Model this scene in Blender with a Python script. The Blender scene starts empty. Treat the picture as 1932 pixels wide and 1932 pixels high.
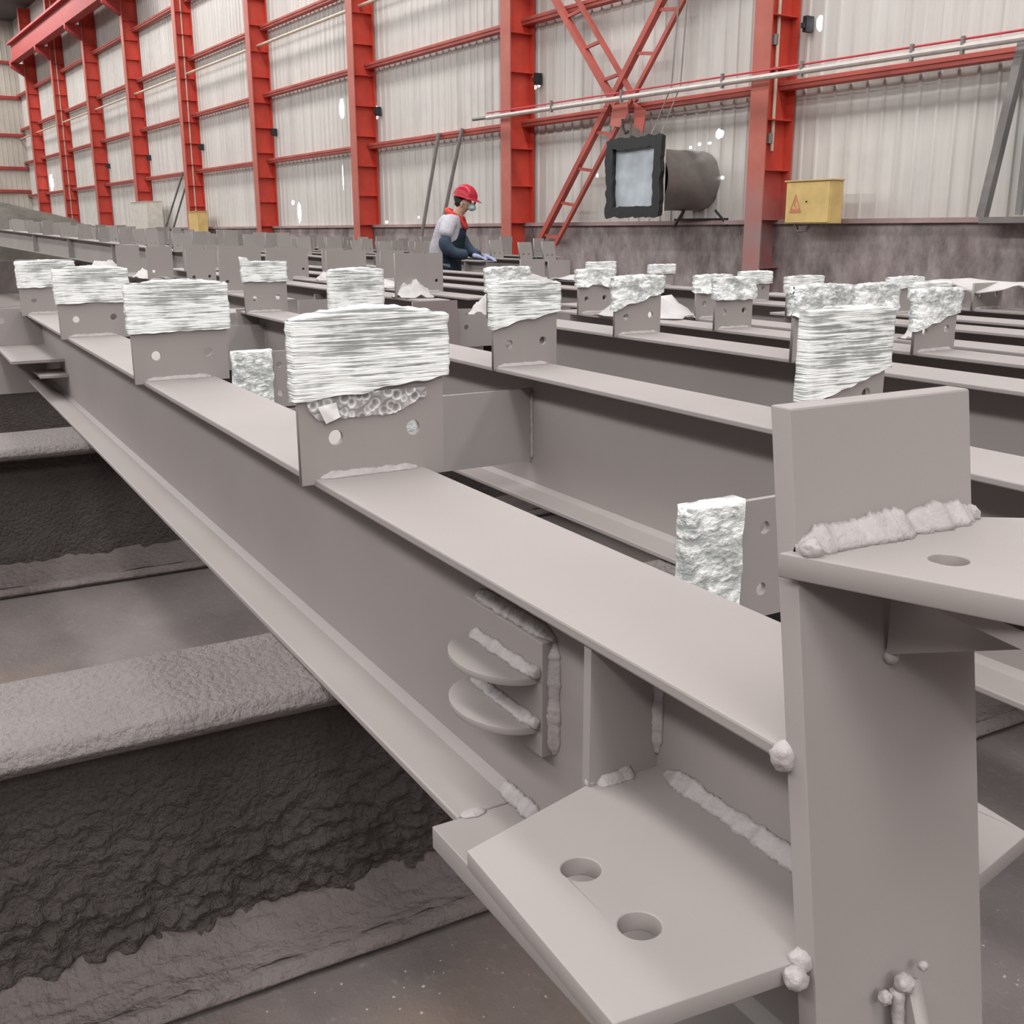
import bpy, bmesh, math, random
from mathutils import Vector, Matrix, noise
random.seed(7)
D = bpy.data
SC = bpy.context.scene
COL = SC.collection
R = math.radians

# ------------------------------------------------------------------ camera, world, lights, exposure
CAM_H = 1.25
cam = D.objects.new('camera', D.cameras.new('camera')); COL.objects.link(cam)
cam.data.sensor_width = 36; cam.data.lens = 36*2005/1932
cam.data.clip_end = 300; cam.data.clip_start = .02
_p, _r, _yb = R(14.87), R(.2), R(29.7)
_right = Vector((1, 0, 0)); _fwd = Vector((0, math.cos(_p), -math.sin(_p))); _down = Vector((0, -math.sin(_p), -math.cos(_p)))
_r2 = math.cos(_r)*_right+math.sin(_r)*_down; _d2 = -math.sin(_r)*_right+math.cos(_r)*_down
_W = Matrix(((math.sin(_yb), -math.cos(_yb), 0), (math.cos(_yb), math.sin(_yb), 0), (0, 0, 1)))
_cx, _cy, _cz = _W@_r2, _W@(-_d2), _W@(-_fwd)
cam.matrix_world = Matrix(((_cx.x, _cy.x, _cz.x, 0), (_cx.y, _cy.y, _cz.y, 0), (_cx.z, _cy.z, _cz.z, CAM_H), (0, 0, 0, 1)))
SC.camera = cam
SC.view_settings.view_transform = 'Standard'; SC.view_settings.look = 'None'
SC.view_settings.gamma = 1; SC.view_settings.use_curve_mapping = False
SC.view_settings.exposure = 0.11

world = D.worlds.new('world'); SC.world = world; world.use_nodes = True
bg = world.node_tree.nodes['Background']
bg.inputs[0].default_value = (.93, .96, 1, 1); bg.inputs[1].default_value = 2.2

# hall frame: the hall is turned 3.9 deg against the beams. local x = -s (s grows away along the wall), local y = D
HA = math.atan2(.06801529, .99768428)
HM = Matrix.Rotation(HA, 4, 'Z')
def hall(s, d, z): return HM@Vector((-s, d, z))

# skylights of the hall: strips of translucent roof sheet; each carries its daylight as an area lamp
SKY = [(-9.5, 1.5, 1.75), (-1.5, 1.5, .75), (7.6, 1.5, .85)]
def skylight_lamp(d, w, k):
    for (s0, s1) in ((-12, 14), (16, 40), (42, 62)):
        l = D.lights.new('skylight_daylight', 'AREA'); l.shape = 'RECTANGLE'
        l.size = s1-s0; l.size_y = w; l.energy = 36*(s1-s0)*w*k; l.color = (1, .985, .965)
        o = D.objects.new('skylight_daylight', l); COL.objects.link(o)
        o.location = hall((s0+s1)/2, d, 10.85); o.rotation_euler = (0, 0, HA)
for a in SKY: skylight_lamp(*a)
# added fill lamp high at the unseen near end, brightens faces turned that way
l = D.lights.new('gable_fill', 'AREA'); l.shape = 'RECTANGLE'; l.size = 9; l.size_y = 2.6; l.energy = 900; l.color = (1, .985, .96)
o = D.objects.new('gable_fill', l); COL.objects.link(o); o.location = hall(-11.8, -2.0, 7.6); o.rotation_euler = (R(62), 0, R(90)+HA)

# ------------------------------------------------------------------ materials
MATS = {}
def nodes(name):
    m = D.materials.new(name); m.use_nodes = True; MATS[name] = m
    nt = m.node_tree; return m, nt, nt.nodes['Principled BSDF']
def L(nt, a, b): nt.links.new(a, b)
def N(nt, t, **k):
    n = nt.nodes.new(t)
    for a, b in k.items(): setattr(n, a, b)
    return n
def coords(nt, scale=(1, 1, 1), kind='Object', rot=(0, 0, 0)):
    tc = N(nt, 'ShaderNodeTexCoord'); mp = N(nt, 'ShaderNodeMapping')
    mp.inputs['Scale'].default_value = scale; mp.inputs['Rotation'].default_value = rot
    L(nt, tc.outputs[kind], mp.inputs[0]); return mp.outputs[0]
def noise_tex(nt, v, scale, detail=4, rough=.55):
    n = N(nt, 'ShaderNodeTexNoise'); n.inputs['Scale'].default_value = scale
    n.inputs['Detail'].default_value = detail; n.inputs['Roughness'].default_value = rough
    L(nt, v, n.inputs['Vector']); return n.outputs['Fac']
def ramp(nt, f, stops):
    r = N(nt, 'ShaderNodeValToRGB'); e = r.color_ramp.elements
    while len(e) < len(stops): e.new(.5)
    for i, (p, c) in enumerate(stops):
        e[i].position = p; e[i].color = (c[0], c[1], c[2], 1) if not isinstance(c, (int, float)) else (c, c, c, 1)
    L(nt, f, r.inputs[0]); return r.outputs[0]
def mix(nt, f, a, b, mode='MIX'):
    m = N(nt, 'ShaderNodeMix', data_type='RGBA', blend_type=mode)
    for s, v in ((m.inputs[0], f), (m.inputs[6], a), (m.inputs[7], b)):
        if hasattr(v, 'is_linked'): L(nt, v, s)
        elif isinstance(v, (int, float)): s.default_value = v if s is m.inputs[0] or s.type == 'VALUE' else (v, v, v, 1)
        else: s.default_value = (*v, 1)
    return m.outputs[2]
def bump(nt, b, h, dist, strength=1):
    n = N(nt, 'ShaderNodeBump'); n.inputs['Distance'].default_value = dist; n.inputs['Strength'].default_value = strength
    L(nt, h, n.inputs['Height']); L(nt, n.outputs[0], b.inputs['Normal']); return n
def simple(name, col, rough=.6, metal=0, var=.12, scale=6, bscale=0, bdist=0):
    m, nt, b = nodes(name)
    v = coords(nt); f = noise_tex(nt, v, scale)
    lo = tuple(c*(1-var) for c in col); hi = tuple(min(1, c*(1+var)) for c in col)
    L(nt, ramp(nt, f, [(.3, lo), (.7, hi)]), b.inputs['Base Color'])
    b.inputs['Roughness'].default_value = rough; b.inputs['Metallic'].default_value = metal
    if bscale: bump(nt, b, noise_tex(nt, v, bscale, 3), bdist)
    return m
simple('primer', (.30, .268, .258), .62, 0, .045, 2.2, 300, .00008)
simple('primer_far', (.29, .265, .25), .7, 0, .08, 2.2)
simple('primer_brown', (.24, .195, .19), .7, 0, .08, 2.2)
simple('weld', (.37, .335, .33), .5, 0, .12, 60, 260, .0012)
simple('red_paint', (.58, .062, .038), .55, 0, .14, 3, 90, .0006)
simple('red_girt', (.42, .085, .065), .55, 0, .2, 2)
simple('red_far', (.36, .036, .034), .6, 0, .15, 3)
simple('cream_pipe', (.66, .55, .44), .5)
simple('rail_pipe', (.62, .56, .53), .4, .2, .1, 8)
simple('red_cable', (.55, .05, .07), .5)
simple('grey_steel', (.24, .225, .215), .5, .3, .2, 4)
simple('dark_rubber', (.018, .018, .02), .55, 0, .3, 20)
simple('duct_film', (.52, .57, .62), .3, 0, .18, 3)
simple('duct_metal', (.27, .25, .235), .42, .6, .22, 2.5)
simple('yellow_paint', (.62, .44, .17), .55, 0, .12, 5)
simple('mark_red', (.55, .20, .11), .7)
simple('cream_box', (.60, .57, .50), .6)
simple('black', (.012, .012, .012), .7)
simple('paper', (.80, .77, .76), .7, 0, .08, 9, 30, .004)
simple('skin', (.50, .31, .22), .55, 0, .06, 20)
simple('hair', (.015, .012, .01), .6)
simple('jacket', (.50, .48, .53), .8, 0, .1, 7, 24, .012)
simple('navy', (.028, .045, .075), .85, 0, .25, 8, 24, .01)
simple('collar_red', (.62, .045, .04), .75)
simple('blouse', (.45, .2, .2), .8, 0, .6, 40)
simple('helmet_red', (.72, .035, .075), .25)
simple('mask_blue', (.42, .62, .60), .8, 0, .08, 30)
simple('glove', (.34, .36, .55), .7, 0, .2, 24, 60, .003)
simple('glove_blue', (.12, .12, .32), .7)
simple('boot', (.03, .03, .035), .7)
simple('tarp', (.10, .09, .073), .85, 0, .35, 1.2, 5, .05)
simple('roof_sheet', (.07, .07, .068), .7, 0, .1, .4)
simple('back_wall', (.035, .035, .035), .8, 0, .15, .3)

def mat_sheet():
    m, nt, b = nodes('wall_sheet')
    v = coords(nt, (3.2, 1, .10)); f = noise_tex(nt, v, 1.6, 6, .6)
    c = ramp(nt, f, [(.25, (.50, .48, .445)), (.5, (.63, .605, .57)), (.8, (.70, .68, .65))])
    v2 = coords(nt); g = noise_tex(nt, v2, .55, 5, .6)
    c = mix(nt, ramp(nt, g, [(.52, 0.), (.75, .45)]), c, (.40, .36, .36))
    L(nt, c, b.inputs['Base Color']); b.inputs['Roughness'].default_value = .5
    # torn and drilled holes: the sheet is cut away there and the daylight outside shows through
    tc = N(nt, 'ShaderNodeTexCoord'); sep = N(nt, 'ShaderNodeSeparateXYZ'); L(nt, tc.outputs['Object'], sep.inputs[0])
    wob = noise_tex(nt, coords(nt), 9, 2)
    def mth(op, a, b_=None):
        n = N(nt, 'ShaderNodeMath', operation=op)
        for i, q in enumerate((a, b_)):
            if q is None: continue
            if isinstance(q, (int, float)): n.inputs[i].default_value = q
            else: L(nt, q, n.inputs[i])
        return n.outputs[0]
    cur = None
    for (s, z, a, h) in HOLES:
        dx = mth('DIVIDE', mth('ADD', sep.outputs[0], s), a*.72); dz = mth('DIVIDE', mth('SUBTRACT', sep.outputs[2], z), h*.8)
        e = mth('ADD', mth('MULTIPLY', dx, dx), mth('MULTIPLY', dz, dz))
        cur = e if cur is None else mth('MINIMUM', cur, e)
    inside = mth('LESS_THAN', mth('ADD', cur, mth('MULTIPLY', mth('SUBTRACT', wob, .5), 1.2)), .8)
    tr = N(nt, 'ShaderNodeBsdfTransparent'); ms = N(nt, 'ShaderNodeMixShader')
    L(nt, inside, ms.inputs[0]); L(nt, b.outputs[0], ms.inputs[1]); L(nt, tr.outputs[0], ms.inputs[2])
    L(nt, ms.outputs[0], nt.nodes['Material Output'].inputs[0])
HOLES = [(11.182, 2.508, .132, .089), (9.55, 3.66, .08, .13), (15.474, 3.619, .091, .123), (15.582, 3.548, .078, .041), (11.750, 2.365, .044, .028), (11.569, 2.396, .053, .035), (11.359, 2.397, .041, .028), (12.043, 2.297, .045, .029), (11.093, 1.932, .051, .034), (13.852, 2.074, .067, .040), (21.45, 3.655, .19, .168), (23.15, 3.882, .21, .311), (23.217, 2.413, .085, .404), (25.864, 1.698, .18, .358), (26.238, 1.934, .150, .076), (56.397, 3.657, .489, .142), (55.0, 3.452, .708, .516), (50.3, 3.595, .407, .107), (21.139, 1.42, .099, .044), (19.721, 1.503, .066, .032)]
mat_sheet()

def mat_dado():
    m, nt, b = nodes('dado_plaster')
    f = noise_tex(nt, coords(nt, (1, 1, .55)), 2.6, 9, .68)
    c = ramp(nt, f, [(.32, (.10, .08, .078)), (.45, (.22, .185, .18)), (.55, (.32, .275, .268)), (.72, (.50, .44, .43))])
    g = noise_tex(nt, coords(nt, (1, 1, .25)), 1.1, 3)
    c = mix(nt, ramp(nt, g, [(.5, 0.), (.72, .5)]), c, (.36, .27, .27))
    L(nt, c, b.inputs['Base Color']); b.inputs['Roughness'].default_value = .85
    bump(nt, b, f, .02)
mat_dado()
simple('dado_ledge', (.36, .25, .245), .8, 0, .25, 2)

def mat_column(name='red_column', c0=(.50, .050, .030), c1=(.62, .078, .048)):
    # old red paint, the foot of the column clouded grey by paint overspray (height in the hall)
    m, nt, b = nodes(name)
    tc = N(nt, 'ShaderNodeTexCoord'); sep = N(nt, 'ShaderNodeSeparateXYZ'); L(nt, tc.outputs['Object'], sep.inputs[0])
    f = noise_tex(nt, coords(nt), 3, 5)
    c = ramp(nt, f, [(.3, c0), (.7, c1)])
    mr = N(nt, 'ShaderNodeMapRange'); mr.inputs[1].default_value = 1.2; mr.inputs[2].default_value = 2.0
    mr.inputs[3].default_value = .85; mr.inputs[4].default_value = 0
    L(nt, sep.outputs[2], mr.inputs[0])
    mm = N(nt, 'ShaderNodeMath', operation='MULTIPLY'); L(nt, mr.outputs[0], mm.inputs[0]); L(nt, ramp(nt, f, [(.3, .4), (.6, 1.)]), mm.inputs[1])
    c = mix(nt, mm.outputs[0], c, (.27, .215, .22))
    L(nt, c, b.inputs['Base Color']); b.inputs['Roughness'].default_value = .6
mat_column(); mat_column('red_column_face', (.43, .105, .078), (.50, .15, .115))
def mat_flange():
    m, nt, b = nodes('red_flange')
    f = noise_tex(nt, coords(nt), 3, 5)
    L(nt, ramp(nt, f, [(.3, (.43, .105, .078)), (.7, (.50, .15, .115))]), b.inputs['Base Color']); b.inputs['Roughness'].default_value = .5
mat_flange()

def mat_floor():
    m, nt, b = nodes('floor_concrete')
    v = coords(nt)
    f = noise_tex(nt, v, 1.3, 8, .65)
    c = ramp(nt, f, [(.3, (.09, .072, .068)), (.5, (.14, .117, .112)), (.7, (.18, .155, .148))])
    g = noise_tex(nt, v, 38, 6, .75)
    c = mix(nt, ramp(nt, g, [(.56, 0.), (.72, .55)]), c, (.28, .25, .24))
    g2 = noise_tex(nt, v, .8, 3)
    c = mix(nt, ramp(nt, g2, [(.55, 0.), (.7, .6)]), c, (.25, .17, .12))
    L(nt, c, b.inputs['Base Color']); b.inputs['Roughness'].default_value = .8
    h = mix(nt, .5, g, noise_tex(nt, v, 7, 5)); bump(nt, b, h, .012)
mat_floor()

def mat_crust(name, cols, vs, dist):
    m, nt, b = nodes(name)
    v = coords(nt)
    vo = N(nt, 'ShaderNodeTexVoronoi'); vo.inputs['Scale'].default_value = vs
    nz = N(nt, 'ShaderNodeTexNoise'); nz.inputs['Scale'].default_value = vs*.4; L(nt, v, nz.inputs['Vector'])
    mx = N(nt, 'ShaderNodeMix', data_type='VECTOR'); mx.inputs[0].default_value = .007; L(nt, v, mx.inputs[4]); L(nt, nz.outputs['Color'], mx.inputs[5])
    L(nt, mx.outputs[1], vo.inputs['Vector'])
    f = noise_tex(nt, v, 3, 5)
    c = ramp(nt, f, [(.3, cols[0]), (.7, cols[1])])
    L(nt, c, b.inputs['Base Color']); b.inputs['Roughness'].default_value = .85
    inv = N(nt, 'ShaderNodeMath', operation='SUBTRACT'); inv.inputs[0].default_value = 1; L(nt, vo.outputs['Distance'], inv.inputs[1])
    ad = N(nt, 'ShaderNodeMath', operation='ADD'); L(nt, inv.outputs[0], ad.inputs[0]); L(nt, noise_tex(nt, v, vs*3, 3), ad.inputs[1])
    bump(nt, b, ad.outputs[0], dist)
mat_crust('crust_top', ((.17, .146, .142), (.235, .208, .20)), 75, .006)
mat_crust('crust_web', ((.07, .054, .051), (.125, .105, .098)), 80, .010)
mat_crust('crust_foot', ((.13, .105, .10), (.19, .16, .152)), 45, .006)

def mat_film(name, zs, ys, tilt, thr, clear, wrinkle):
    # stretch film: glossy white folds with half clear gaps between them
    m, nt, b = nodes(name)
    f1 = noise_tex(nt, coords(nt, (ys, ys, zs), 'Object', (R(tilt), 0, 0)), 1, 4, .6)
    f2 = noise_tex(nt, coords(nt, (ys, ys*.7, zs*.8), 'Object', (R(-tilt*.6), 0, 0)), 1.3, 3, .6)
    big = noise_tex(nt, coords(nt, (12, 12, 16)), 1, 3)
    mx = N(nt, 'ShaderNodeMath', operation='MAXIMUM'); L(nt, f1, mx.inputs[0]); L(nt, f2, mx.inputs[1])
    ad = N(nt, 'ShaderNodeMath', operation='MULTIPLY_ADD'); L(nt, big, ad.inputs[0]); ad.inputs[1].default_value = .45; L(nt, mx.outputs[0], ad.inputs[2])
    fac = ramp(nt, ad.outputs[0], [(thr[0], 0.), (thr[1], 1.)])
    L(nt, mix(nt, fac, (.62, .66, .65), (.97, .98, .97)), b.inputs['Base Color']); b.inputs['Roughness'].default_value = .2
    b.inputs['Specular IOR Level'].default_value = .8
    bump(nt, b, ad.outputs[0], wrinkle)
    L(nt, mix(nt, fac, clear, 1.0), b.inputs['Alpha'])
mat_film('film_fold', 230, 8, 14, (.67, .78), .45, .005)
mat_film('film_loose', 42, 26, 25, (.66, .84), .62, .012)
def mat_bubble():
    m, nt, b = nodes('bubble_film')
    vo = N(nt, 'ShaderNodeTexVoronoi'); vo.inputs['Scale'].default_value = 62; L(nt, coords(nt), vo.inputs['Vector'])
    e = ramp(nt, vo.outputs['Distance'], [(.25, 0.), (.5, 1.), (.62, .3)])
    L(nt, mix(nt, e, (.42, .39, .385), (.80, .79, .78)), b.inputs['Base Color']); b.inputs['Roughness'].default_value = .15
    L(nt, mix(nt, e, .45, .9), b.inputs['Alpha'])
    bump(nt, b, vo.outputs['Distance'], .01)
mat_bubble()

def mat_emit(name, col, s):
    m, nt, b = nodes(name); b.inputs['Base Color'].default_value = (*col, 1)
    b.inputs['Emission Color'].default_value = (*col, 1); b.inputs['Emission Strength'].default_value = s
mat_emit('skylight_sheet', (.95, .97, 1), 2.0)

# ------------------------------------------------------------------ helpers
def tag(o, label=None, cat=None, group=None, kind=None):
    if label: o['label'] = label
    if cat: o['category'] = cat
    if group: o['group'] = group
    if kind: o['kind'] = kind
    return o
def smooth(me): me.polygons.foreach_set('use_smooth', [True]*len(me.polygons))
def obj(name, bm, mat, parent=None, loc=(0, 0, 0), rot=0, smoothed=False, origin=None, bevel=0):
    """links bm as one mesh object; origin (in the mesh's own coordinates) becomes the object's origin"""
    if origin is not None:
        bmesh.ops.translate(bm, verts=bm.verts, vec=-Vector(origin))
        loc = Vector(origin) if rot == 0 else Matrix.Rotation(rot, 4, 'Z')@Vector(origin)
    bmesh.ops.recalc_face_normals(bm, faces=bm.faces)
    me = D.meshes.new(name); bm.to_mesh(me); bm.free()
    for m in ([mat] if isinstance(mat, str) else mat): me.materials.append(MATS[m])
    if smoothed: smooth(me)
    o = D.objects.new(name, me); COL.objects.link(o)
    o.location = loc; o.rotation_euler = (0, 0, rot)
    if parent: o.parent = parent
    if bevel:
        b = o.modifiers.new('bevel', 'BEVEL'); b.width = bevel; b.segments = 2; b.limit_method = 'ANGLE'
    return o
def empty(name, loc, rot=0):
    o = D.objects.new(name, None); COL.objects.link(o); o.location = loc; o.rotation_euler = (0, 0, rot); o.empty_display_size = .1
    return o
def bx(bm, lo, hi, mat=None):
    x0, y0, z0 = lo; x1, y1, z1 = hi
    vs = [bm.verts.new(p) for p in ((x0, y0, z0), (x1, y0, z0), (x1, y1, z0), (x0, y1, z0), (x0, y0, z1), (x1, y0, z1), (x1, y1, z1), (x0, y1, z1))]
    if mat is not None:
        for v in vs: v.co = mat@v.co
    for f in ((0, 3, 2, 1), (4, 5, 6, 7), (0, 1, 5, 4), (1, 2, 6, 5), (2, 3, 7, 6), (3, 0, 4, 7)): bm.faces.new([vs[i] for i in f])
    return bm
def box(lo, hi, mat=None): return bx(bmesh.new(), lo, hi, mat)
def bar(bm, a, b, w, h=None, up=(0, 0, 1)):
    """square bar from a to b"""
    a, b = Vector(a), Vector(b); h = h or w; d = (b-a); ln = d.length; d.normalize()
    u = Vector(up); s = d.cross(u); s.normalize(); t = s.cross(d)
    m = Matrix(((d.x, s.x, t.x, a.x), (d.y, s.y, t.y, a.y), (d.z, s.z, t.z, a.z), (0, 0, 0, 1)))
    return bx(bm, (0, -w/2, -h/2), (ln, w/2, h/2), m)
def tube(bm, pts, rad, seg=10, cap=True):
    pts = [Vector(p) for p in pts]; rings = []
    for i, p in enumerate(pts):
        d = (pts[min(i+1, len(pts)-1)]-pts[max(i-1, 0)]).normalized()
        u = Vector((0, 0, 1)) if abs(d.z) < .9 else Vector((1, 0, 0))
        s = d.cross(u).normalized(); t = s.cross(d)
        r = rad[i] if isinstance(rad, (list, tuple)) else rad
        rings.append([bm.verts.new(p+(s*math.cos(a)+t*math.sin(a))*r) for a in [2*math.pi*k/seg for k in range(seg)]])
    for a, b in zip(rings, rings[1:]):
        for k in range(seg): bm.faces.new((a[k], a[(k+1) % seg], b[(k+1) % seg], b[k]))
    if cap: bm.faces.new(rings[0][::-1]); bm.faces.new(rings[-1])
    return bm
def plate(outer, holes, thick, M4, seg=28):
    """flat plate: outer polygon and round holes in its own u,v plane, extruded along w, placed with M4. exact holes"""
    cu = D.curves.new('tmp', 'CURVE'); cu.dimensions = '2D'; cu.fill_mode = 'BOTH'; cu.extrude = thick/2
    def spl(pts):
        s = cu.splines.new('POLY'); s.points.add(len(pts)-1)
        for i, p in enumerate(pts): s.points[i].co = (p[0], p[1], 0, 1)
        s.use_cyclic_u = True
    spl(outer)
    for (u, v, r) in holes: spl([(u+r*math.cos(2*math.pi*k/seg), v+r*math.sin(2*math.pi*k/seg)) for k in range(seg)])
    o = D.objects.new('tmp', cu); COL.objects.link(o)
    dg = bpy.context.evaluated_depsgraph_get(); dg.update()
    me = D.meshes.new_from_object(o.evaluated_get(dg))
    bm = bmesh.new(); bm.from_mesh(me)
    bmesh.ops.remove_doubles(bm, verts=bm.verts, dist=1e-5)
    bmesh.ops.transform(bm, matrix=M4, verts=bm.verts)
    D.objects.remove(o); D.curves.remove(cu); D.meshes.remove(me)
    return bm
def MY(x):   # u -> y, v -> z, w -> x   (plate across the beam, at x)
    return Matrix(((0, 0, 1, x), (1, 0, 0, 0), (0, 1, 0, 0), (0, 0, 0, 1)))
def MX(y):   # u -> x, v -> z, w -> y   (plate along the beam)
    return Matrix(((1, 0, 0, 0), (0, 0, 1, y), (0, 1, 0, 0), (0, 0, 0, 1)))
def MZ(z): return Matrix(((1, 0, 0, 0), (0, 1, 0, 0), (0, 0, 1, z), (0, 0, 0, 1)))
def weld(bm, pts, r, step=.006, seg=7, amp=.35):
    pts = [Vector(p) for p in pts]; path = []
    for a, b in zip(pts, pts[1:]):
        n = max(1, int((b-a).length/step))
        path += [a.lerp(b, k/n) for k in range(n)]
    path.append(pts[-1])
    r *= .72; rr = [r*(1+amp*noise.noise(p*110)+.07*math.sin(i*1.3)) for i, p in enumerate(path)]
    path = [p+Vector((noise.noise(p*90), noise.noise(p*90+Vector((9, 0, 0))), noise.noise(p*90+Vector((0, 7, 0)))))*r*.3 for p in path]
    return tube(bm, path, rr, seg)
def blob(bm, c, r, seg=10, sq=(1, 1, 1)):
    r *= .78; tmp = bmesh.ops.create_icosphere(bm, subdivisions=3, radius=1)
    for v in tmp['verts']:
        n = 1+.25*noise.noise(v.co*2.2+Vector(c)*30)
        v.co = Vector(c)+Vector((v.co.x*sq[0], v.co.y*sq[1], v.co.z*sq[2]))*r*n
    return bm

def fillet(bm, a, b, n1, n2, r, seed=0):
    # weld fillet from a to b lying in the corner between two faces that run along n1 and n2
    a, b, n1, n2 = Vector(a), Vector(b), Vector(n1), Vector(n2); ln = (b-a).length; n = max(4, int(ln/.003)); rows = []
    for i in range(n+1):
        t = i/n; c = a.lerp(b, t); e = min(1, 6*min(t, 1-t)+.35)
        k = r*e*(1+.28*noise.noise(c*55+Vector((seed, 0, 0)))+.16*noise.noise(c*210)); row = [bm.verts.new(c-(n1+n2)*.002)]
        for j in range(7):
            th = math.pi/2*j/6; q = 1-.22*math.sin(2*th)+.10*noise.noise(c*240+Vector((0, j, seed)))
            row.append(bm.verts.new(c+(n1*math.cos(th)+n2*math.sin(th))*k*q))
        rows.append(row)
    for p, q in zip(rows, rows[1:]):
        for j in range(8): bm.faces.new((p[j], p[(j+1) % 8], q[(j+1) % 8], q[j]))
    bm.faces.new(rows[0]); bm.faces.new(rows[-1][::-1])
    return bm

# ------------------------------------------------------------------ the setting: floor, walls, roof
WD = 10.85
S0, S1 = -12, 60
def grid_floor():
    bm = bmesh.new(); bx(bm, (-64, -15, -.15), (14, 12, 0)); return bm
tag(obj('floor', grid_floor(), 'floor_concrete', rot=HA), kind='structure')
def sheet():
    bm = bmesh.new(); per = .24; x = -S1-2; prof = []
    while x < -S0+1:
        prof += [(x, 0), (x+.17, 0), (x+.185, -.022), (x+.215, -.022), (x+.23, 0)]; x += per
    lo = [bm.verts.new((a, WD+b, 1.3)) for a, b in prof]; hi = [bm.verts.new((a, WD+b, 11.1)) for a, b in prof]
    for i in range(len(prof)-1): bm.faces.new((lo[i], lo[i+1], hi[i+1], hi[i]))
    return bm
tag(obj('wall_back', sheet(), 'wall_sheet', rot=HA), kind='structure')
tag(obj('trim_1', box((-S1, WD-.14, 0), (-S0, WD+.12, 1.31)), 'dado_plaster', rot=HA), kind='structure')
tag(obj('trim_2', box((-S1, WD-.19, 1.31), (-S0, WD+.12, 1.365)), 'dado_ledge', rot=HA), kind='structure')
def endwall():
    bm = bmesh.new(); y = -15; prof = []
    while y < 11:
        prof += [(0, y), (0, y+.17), (.022, y+.185), (.022, y+.215), (0, y+.23)]; y += .24
    lo = [bm.verts.new((-S1+a, b, 0)) for a, b in prof]; hi = [bm.verts.new((-S1+a, b, 14)) for a, b in prof]
    for i in range(len(prof)-1): bm.faces.new((lo[i], lo[i+1], hi[i+1], hi[i]))
    return bm
simple('end_sheet', (.50, .465, .41), .6, 0, .15, .7)
tag(obj('wall_left', endwall(), 'end_sheet', rot=HA), kind='structure')
tag(obj('wall_front', box((-S1-2, -15.2, 0), (-S0, -15, 11.1)), 'back_wall', rot=HA), kind='structure')
tag(obj('wall_right', box((-S0, -15.2, 0), (-S0+.2, WD+.1, 11.1)), 'back_wall', rot=HA), kind='structure')
def roof():
    bm = bmesh.new(); edges = []
    for d, w, k in sorted(SKY): edges += [d-w/2, d+w/2]
    ys = [-15.2]+edges+[WD+.3]
    for i in range(0, len(ys), 2): bx(bm, (-S1-2, ys[i], 11.1), (-S0+.2, ys[i+1], 11.2))
    return bm
tag(obj('ceiling', roof(), 'roof_sheet', rot=HA), kind='structure')
for i, (d, w, k) in enumerate(sorted(SKY)):
    tag(obj('window_%d' % (i+1), box((-S1-2, d-w/2, 11.12), (-S0+.2, d+w/2, 11.14)), 'skylight_sheet', rot=HA), kind='structure')
for i, z in enumerate((3.2, 4.3, 5.85, 7.6, 9.2)):
    tag(obj('trim_%d' % (3+i), box((-S1+.03, -14.9, z-.07), (-S1+.16, WD-.05, z+.07)), 'red_far', rot=HA), kind='structure')

tag(obj('window_4', box((12.0, -6.5, 6.3), (12.02, 2.5, 8.9)), 'skylight_sheet', rot=HA), kind='structure')  # invented glowing panel on the unseen near wall, goes with the gable fill lamp
# girts between the columns: one line per height, each run is a thing of its own kind
GD = WD-.16
GN = {2.99: 'lowest', 4.57: 'second', 6.13: 'third', 7.7: 'fourth', 9.3: 'top'}
for z in GN:
    bm = bmesh.new(); bx(bm, (-S1, GD-.035, z-.07), (-S0, GD+.11, z+.0)); bx(bm, (-S1, GD-.05, z-.02), (-S0, GD-.03, z+.035))
    tag(obj('wall_girt', bm, 'red_girt', origin=(-20, GD, z), rot=HA, bevel=.006), 'red steel girt running behind the columns, %s above the dado' % GN[z], 'girt', 'red girts along the sheet wall')
bm = bmesh.new(); tube(bm, [(-S1, WD-.27, 5.68), (-5, WD-.27, 5.72)], .035, 8)
tag(obj('wall_pipe', bm, 'cream_pipe', origin=(-20, WD-.27, 5.7), rot=HA), 'thin horizontal pipe running through the columns between two upper girts', 'pipe')

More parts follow.
